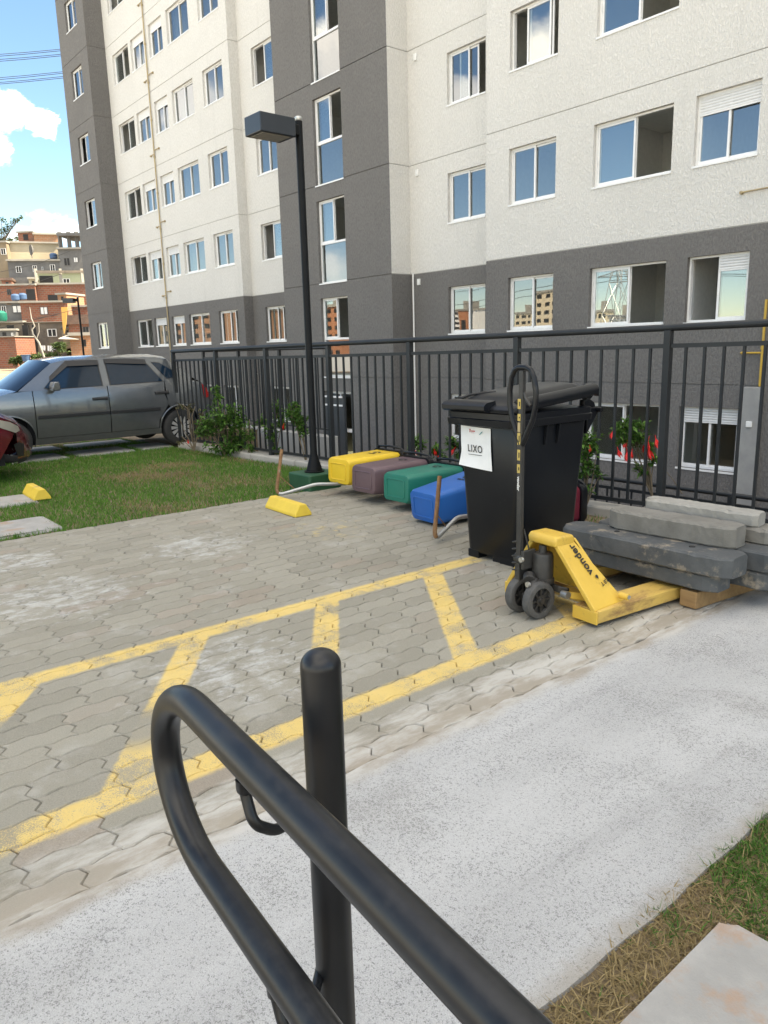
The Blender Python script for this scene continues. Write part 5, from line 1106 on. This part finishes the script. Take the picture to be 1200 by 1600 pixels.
hq('unfinished gray house with open concrete columns on top', 540, 800, 282, 500, 89.5, M['render_gray'], [(566, 632, 360, 430, 'g'), (655, 700, 355, 400, 'ws')], yaw=8, depth=7)
t = thing('rooftop_shelter', 'open concrete roof on columns over the unfinished gray house', 'shelter', tuple(at_D(S_(540), T_(282), 89.5)))
A0 = Vector(t.location)
for px in (545, 625, 695, 760): p = Vector(at_D(S_(px), T_(282), 90))-A0; MB().box(p.x-.18, p.x+.18, p.y-.18, p.y+.18, 0.1, 1.9).build('column', M['render_gray'], t)
p, q_ = Vector(at_D(S_(530), T_(170), 90))-A0, Vector(at_D(S_(800), T_(170), 90))-A0; f4 = Vector(FH_)*4
MB().prism([p-f4*.2, q_-f4*.2, q_+f4, p+f4], (0, 0, .3)).build('roof', M['render_gray'], t)
hq('tan rendered house with a barred window at the left edge of the hillside', -120, 100, 225, 600, 90, M['render_tan'], [(5, 58, 275, 330, 'w'), (-60, -20, 275, 330, 'w')], yaw=4, depth=7)
hq('brick house with a pale green balcony wall in the middle of the hillside', 336, 800, 600, 780, 85, M['brick'], [(425, 560, 690, 780, 'void'), (590, 745, 690, 780, 'void')], yaw=10, depth=6)
hq('pale green house front behind the concrete balcony posts', 330, 800, 500, 600, 88, M['render_green'], [(350, 480, 520, 600, 'void'), (560, 630, 545, 600, 'w')], yaw=10, depth=3)
t = thing('balcony_frame', 'concrete posts and beam of the balcony above the brick parapet', 'balcony frame', tuple(at_D(S_(330), T_(600), 84.6))); A0 = Vector(t.location)
for px in (330, 550, 740): p = Vector(at_D(S_(px), T_(600), 84.6+px*.003))-A0; MB().box(p.x-.13, p.x+.13, p.y-.13, p.y+.13, -.2, 1.75).build('post', M['slabedge'], t)
p, q_ = Vector(at_D(S_(320), T_(492), 84.6))-A0, Vector(at_D(S_(790), T_(490), 87))-A0; MB().prism([p, q_, q_+Vector(FH_)*.4, p+Vector(FH_)*.4], (0, 0, .22)).build('beam', M['render_dark'], t)
hq('dark brick house with junk on its flat roof at the left', -140, 332, 612, 800, 84, M['brick'], [(60, 105, 640, 690, 'g'), (230, 320, 640, 735, 'void')], yaw=6, depth=6)
hq('red brick house with one white shutter under a thin concrete roof', 200, 605, 762, 935, 79, M['brick'], [(355, 432, 797, 865, 'ws')], yaw=10, depth=6)
hq('dark rendered lower storey with a white window and laundry in front', 232, 600, 938, 1215, 78.6, M['render_dark'], [(420, 512, 995, 1062, 'w'), (285, 345, 960, 1200, 'void')], yaw=10, depth=6, rise=.05)
hq('gray house with white shutters and a balcony at the far left', -160, 205, 770, 935, 79.5, M['render_gray'], [(105, 200, 785, 850, 'ws'), (10, 60, 790, 850, 'w')], yaw=4, depth=6)
hq('dark shed below the gray house with two black doorways', -160, 235, 945, 1210, 78, M['render_dark'], [(195, 260, 960, 1080, 'void'), (60, 140, 960, 1100, 'void')], yaw=4, depth=6)
hq('leaning red brick wall house at the bottom left of the hillside', -200, 160, 1075, 1290, 75, M['brick'], yaw=-10, depth=3, rise=.08)
hq('small brick house with white ledge and a dark doorway behind the second lamp', 640, 830, 1055, 1230, 76, M['brick_pale'], [(735, 772, 1090, 1150, 'void')], yaw=12, depth=5, rise=.3)
hq('brick upper floor with tiled roof above the white ledge', 620, 820, 955, 1040, 78, M['brick'], [(735, 800, 975, 1030, 'g')], yaw=12, depth=5, roof=M['tile'], rise=.9)
hq('rendered red brick wall house behind the second lamp', 600, 810, 800, 955, 80.5, M['brick'], yaw=10, depth=4)
# lean-tos, annexes and tanks that fill the gaps between the houses
hq('narrow brick annex with a small window on the roof of the dark brick house', 20, 110, 560, 612, 86, M['brick'], [(50, 78, 575, 600, 'g')], yaw=18, depth=3, roof=M['tile'], rise=.25)
hq('cream annex squeezed between the gray house and the balcony', 262, 335, 548, 612, 86.5, M['render_cream'], [(285, 310, 565, 600, 'void')], yaw=20, depth=3)
hq('low tan shed with a sheet roof under the red brick house', 560, 640, 985, 1060, 78, M['render_tan'], [(590, 615, 1005, 1050, 'void')], yaw=24, depth=2.5, roof=M['render_gray'], rise=.1)
hq('brick stair block at the right of the white shutter', 520, 600, 690, 765, 80, M['brick_pale'], [(545, 570, 705, 740, 'void')], yaw=-12, depth=3)
hq('gray block wall with washing above the leaning brick wall', -40, 150, 1010, 1080, 76.5, M['render_gray'], [(20, 60, 1025, 1075, 'void'), (95, 125, 1025, 1060, 'ws')], yaw=16, depth=2)
for px, py, D, l in ((140, 742, 81.5, 'blue water tank on the roof beside the white shutter'), (205, 735, 82, 'second blue water tank beside the brick room opening'), (480, 372, 90.5, 'blue water tank behind the cream parapet wall')):
    c_ = Vector(at_D(S_(px), T_(py), D)); tag(MB().lathe([(.30, 0), (.40, .10), (.42, .5), (.30, .64), (.12, .68), (0, .68)], tuple(c_), n=16).build('water_tank', M['blue_plastic'], smooth=40), l, 'water tank')
for a, b_, py, D, l in ((100, 330, 748, 80.5, 'rusty sheet awning over the gray balcony house'), (560, 740, 1052, 75.6, 'pale sheet awning above the small brick house')):
    p, q_ = Vector(at_D(S_(a), T_(py), D)), Vector(at_D(S_(b_), T_(py+6), D+1.5)); f_ = Vector(FH_)*2.2
    tag(MB().prism([p-f_*.5+Vector((0, 0, -.35)), q_-f_*.5+Vector((0, 0, -.35)), q_+f_*.5, p+f_*.5], (0, 0, .06)).build('sheet_awning', M['rust'] if a == 100 else M['slabedge']), l, 'awning')
# odds and ends on the hillside
def small(label, cat, name, mb, mt, **k): return tag(mb.build(name, mt, **k), label, cat)
c_ = Vector(at_D(S_(278), T_(288), 90.6)); b = MB().lathe([(.02, .25), (.25, .2), (.5, .08), (.62, -.05), (.6, -.05), (.48, .06), (.24, .17), (.02, .22)], tuple(c_), 'y', 18); b.tube([tuple(c_), tuple(c_+Vector((0, 0, -.9)))], .05, 6); small('gray satellite dish on the cream parapet', 'satellite dish', 'satellite_dish', b, M['render_gray'])
p = [at_D(S_(a), T_(c), 76.5) for a, c in ((545, 800), (602, 798), (590, 950), (572, 1040), (560, 980))]; small('orange cloth hanging to a point beside the brick house', 'cloth', 'hanging_cloth', MB().prism(p, FH_*.06), M['sunlit_orange'])  # thin orange sheet stands in for a sunlit strip of wall
t = thing('clothes_line', 'line of white laundry in front of the dark rendered storey', 'laundry', tuple(at_D(S_(370), T_(1140), 75.5))); A0 = Vector(t.location)
MB().tube([tuple(Vector(at_D(S_(340), T_(1138), 75.5))-A0), tuple(Vector(at_D(S_(520), T_(1146), 75.5))-A0)], .012, 5).build('line', M['ink'], t)
for a, b_, c in ((368, 382, 1180), (386, 402, 1188), (424, 440, 1192), (446, 468, 1196), (472, 490, 1186)): p = [Vector(at_D(S_(x), T_(y), 75.5))-A0 for x, y in ((a, 1142), (b_, 1143), (b_+2, c), (a+1, c-4))]; MB().prism(p, FH_*.03).build('garment', M['cloth_white'], t)
c_ = Vector(at_D(S_(8), T_(925), 77)); small('teal water tank beside the gray house at the far left', 'water tank', 'water_tank', MB().lathe([(.5, 0), (.62, .2), (.62, .75), (.4, .95), (.2, 1.0), (0, 1.0)], tuple(c_), n=18), M['bin_green'], smooth=40)
c_ = Vector(at_D(S_(237), T_(1285), 70)); small('blue plastic tub on the bare earth below the houses', 'tub', 'plastic_tub', MB().lathe([(.28, 0), (.38, .55), (.41, .56), (.41, .6), (.36, .6)], tuple(c_), n=18), M['blue_plastic'], smooth=40)
t = thing('bare_sapling', 'pale crooked leafless sapling in front of the brick house', 'tree', tuple(at_D(S_(405), T_(1285), 70))); A0 = Vector(t.location)
tr_ = MB(); tr_.tube([tuple(Vector(at_D(S_(x), T_(y), 70))-A0) for x, y in ((405, 1285), (385, 1220), (350, 1120), (295, 1040), (285, 1000), (310, 970), (280, 900), (265, 800))], [.10, .09, .08, .075, .07, .06, .05, .03], 7); tr_.tube([tuple(Vector(at_D(S_(x), T_(y), 70))-A0) for x, y in ((325, 1085), (350, 1020), (345, 940))], [.05, .04, .03], 6); tr_.build('trunk', M['slabedge'], t, smooth=50)
for i, (x, y, rx, ry) in enumerate(((190, 1270, 40, 26), (330, 1262, 60, 34), (470, 1258, 60, 34), (540, 1170, 60, 45), (130, 1285, 30, 20))):
    B = at_D(S_(x), T_(y+ry), 72); t = thing('bush', ['low green bush left of the blue tub', 'green bush right of the blue tub', 'green bush under the laundry line', 'dark bush climbing the wall beside the laundry', 'low weed bush at the foot of the red brick wall'][i], 'bush', tuple(B)); rg = random.Random(40+i); pts, dirs = [], []
    for _ in range(260):
        a = rg.uniform(0, 6.28); rr = rg.random()**.5*rx/5.715*72/F_PX; pts.append((B[0]+rr*math.cos(a), B[1]+rr*math.sin(a), B[2]+rg.random()**.8*ry*2/5.715*72/F_PX)); dirs.append((rg.gauss(0, 1), rg.gauss(0, 1), rg.gauss(.4, .6)))
    leafmesh('foliage', *leaves(pts, dirs, .34, rg, .7), M['leaf_far'], t, B); MB().tube([(0, 0, -.3), (0, 0, .4)], .06, 6).build('stem', M['bark'], t)
B = at_D(2, 410, 100); t = thing('hilltop_tree', 'loose airy green tree above the tan house at the left edge', 'tree', tuple(B)); rg = random.Random(77); pts, dirs = [], []; tk = MB(); B3 = Vector(B)
tk.tube([B3-Vector((0, 0, 3)), B3+Vector((0, 0, 1)), Vector(at_D(4, 380, 100))], [.22, .17, .1], 8)
for x, y, r_ in ((-6, 385, 10), (6, 378, 8), (-2, 362, 9), (8, 358, 7), (14, 352, 6), (22, 345, 5), (28, 343, 3), (-12, 350, 9), (2, 343, 5), (26, 372, 3), (17, 375, 5), (-20, 368, 12), (33, 340, 2)):
    c = Vector(at_D(x, y, 100)); rm = r_/F_PX*100; tk.tube([Vector(at_D(3, 384, 100)), (Vector(at_D(3, 384, 100))+c)*.5+Vector((0, 0, .3)), c], [.07, .05, .03], 5)
    for _ in range(int(16+r_*9)):
        d = Vector((rg.gauss(0, 1), rg.gauss(0, 1), rg.gauss(0, .7))); pts.append(c+d*rm*.52); dirs.append((rg.gauss(0, 1), rg.gauss(0, 1), rg.gauss(0, .7)))
tk.build('trunk', M['bark'], t, loc=-B3, smooth=50); leafmesh('crown', *leaves(pts, dirs, .30, rg, .6), M['leaf_far'], t, B)
# power lines high over the valley and drop wires between the houses
M['wire'] = pm('cable', (.03, .033, .037), rough=.6)
for i, (y0, y1) in enumerate(((85, 77), (88, 79.5), (93, 85), (96, 87.5), (121.5, 112.5), (124.5, 115), (129, 120), (131.5, 122.5))):
    p0, p1 = Vector(at_D(0, y0, 130)), Vector(at_D(95, y1, 130)); d = p1-p0; path = [tuple(p0+d*k+Vector((0, 0, .10*(k*(k-1))))) for k in np.linspace(-5, 3.5, 12)]
    tag(MB().tube(path, .045, 5).build('power_cable', M['wire']), 'thin high voltage cable crossing the blue sky left of the apartment block', 'cable', 'power cables in the sky')
for i, pts_ in enumerate((((0, 425), (60, 412), (110, 392)), ((0, 458), (40, 447), (95, 428)), ((0, 513), (60, 498), (140, 478)), ((0, 504), (35, 500), (90, 492)))):
    tag(MB().tube([tuple(at_D(x, y, 74)) for x, y in pts_], .022, 5).build('drop_wire', M['wire']), 'thin drop wire strung between the hillside houses', 'wire', 'wires between the hillside houses')

# ------------------------------------------------------------------ the other side of the road: blocks that the window panes mirror
def block(label, px0, px1, pyt, wv, mt, floors, colsn, yp=13.0):
    u0, u1 = on_y(px0, 500, 2*yp-wv)[0], on_y(px1, 500, 2*yp-wv)[0]; z1 = on_y((px0+px1)/2, pyt, 2*yp-wv)[2]; Wd = abs(u1-u0); dp = Wd*.8
    t = thing('tower_block', label, 'tower block', ((u0+u1)/2, wv-dp/2, -.06))
    MB().box(-Wd/2, Wd/2, -dp/2, dp/2, 0, z1).build('wall', mt, t); MB().box(-Wd/2-.2, Wd/2+.2, -dp/2, dp/2+.2, z1, z1+.5).box(-Wd*.15, Wd*.15, -dp*.2, dp*.2, z1+.5, z1+2.5).build('roof', M['slabedge'], t)
    fh = z1/floors; cw = Wd/colsn; w0 = None
    for k in range(floors):
        for j in range(colsn):
            if w0 is None: w = w0 = MB().box(-cw*.28, cw*.28, -.05, .06, -fh*.22, fh*.22).build('window', M['void'], t)
            else: w = w0.copy(); C.objects.link(w); w.parent = t
            w.location = (-Wd/2+cw*(j+.5), dp/2, fh*(k+.55))
    return t
block('tall cream tower block across the road, mirrored in the gray storey windows', 836, 880, 456, -124, M['tower_cream'], 7, 4)
block('small cream tower block across the road', 806, 829, 490, -150, M['tower_cream'], 6, 3)
block('white and orange banded tower block across the road', 706, 740, 485, -124, M['tower_white'], 8, 3, 13.5)
block('orange end of the banded tower block across the road', 715, 727, 484.5, -123.2, M['tower_orange'], 1, 1, 13.5)
block('low cream block across the road', 926, 946, 488, -124, M['tower_cream'], 4, 3)
block('cream block with dark windows across the road', 950, 990, 497, -110, M['tower_white'], 4, 5)
block('orange brick block across the road, mirrored in the stair tower window', 498, 530, 480, -60, M['tower_orange'], 6, 3, 12.85)
block('orange brick block mirrored in the left windows', 270, 345, 488, -45, M['brick_pale'], 5, 5, 13.15)
block('gray brick block far left across the road', 225, 262, 498, -45, M['render_tan'], 4, 3, 13.15)
t = thing('pylon', 'steel lattice power pylon across the road, mirrored in a window pane', 'pylon', tuple(on_y(962, 505, 26+100)*np.array([1, 0, 0])+np.array([0, -100, 0]))); py = MB()
hgt = on_y(962, 395, 126)[2]
lv = [(0, 2.6), (6, 1.9), (12, 1.2), (18, .75), (hgt+4, .35)]
for (z0, a), (z1, b_) in zip(lv[:-1], lv[1:]):
    c0 = [(-a, -a), (a, -a), (a, a), (-a, a)]; c1 = [(-b_, -b_), (b_, -b_), (b_, b_), (-b_, b_)]
    for i in range(4):
        j = (i+1) % 4; py.tube([(*c0[i], z0), (*c1[i], z1)], .09, 4); py.tube([(*c0[i], z0), (*c1[j], z1)], .06, 4); py.tube([(*c0[j], z0), (*c1[i], z1)], .06, 4); py.tube([(*c1[i], z1), (*c1[j], z1)], .06, 4)
py.build('lattice', M['galv'], t)
ar_ = MB()
for z in (hgt-4, hgt, hgt+3): ar_.tube([(-4.5, 0, z), (0, 0, z+.8), (4.5, 0, z)], .09, 4); ar_.tube([(-4.5, 0, z), (4.5, 0, z)], .07, 4)
ar_.build('cross_arm', M['galv'], t)
for k, (z, dy) in enumerate(((hgt-4, -4.4), (hgt-4, 4.4), (hgt, -4.4), (hgt, 4.4), (hgt+3, -4.4), (hgt+3, 4.4))):
    x0 = t.location.x; path = [(x0+s, -100+dy, z-6*math.sin(math.pi*min(1, abs(s)/220))) for s in np.linspace(-220, 160, 24)]
    tag(MB().tube(path, .05, 4).build('power_cable', M['wire']), 'power cable strung from the pylon across the road', 'cable', 'power cables on the pylon')
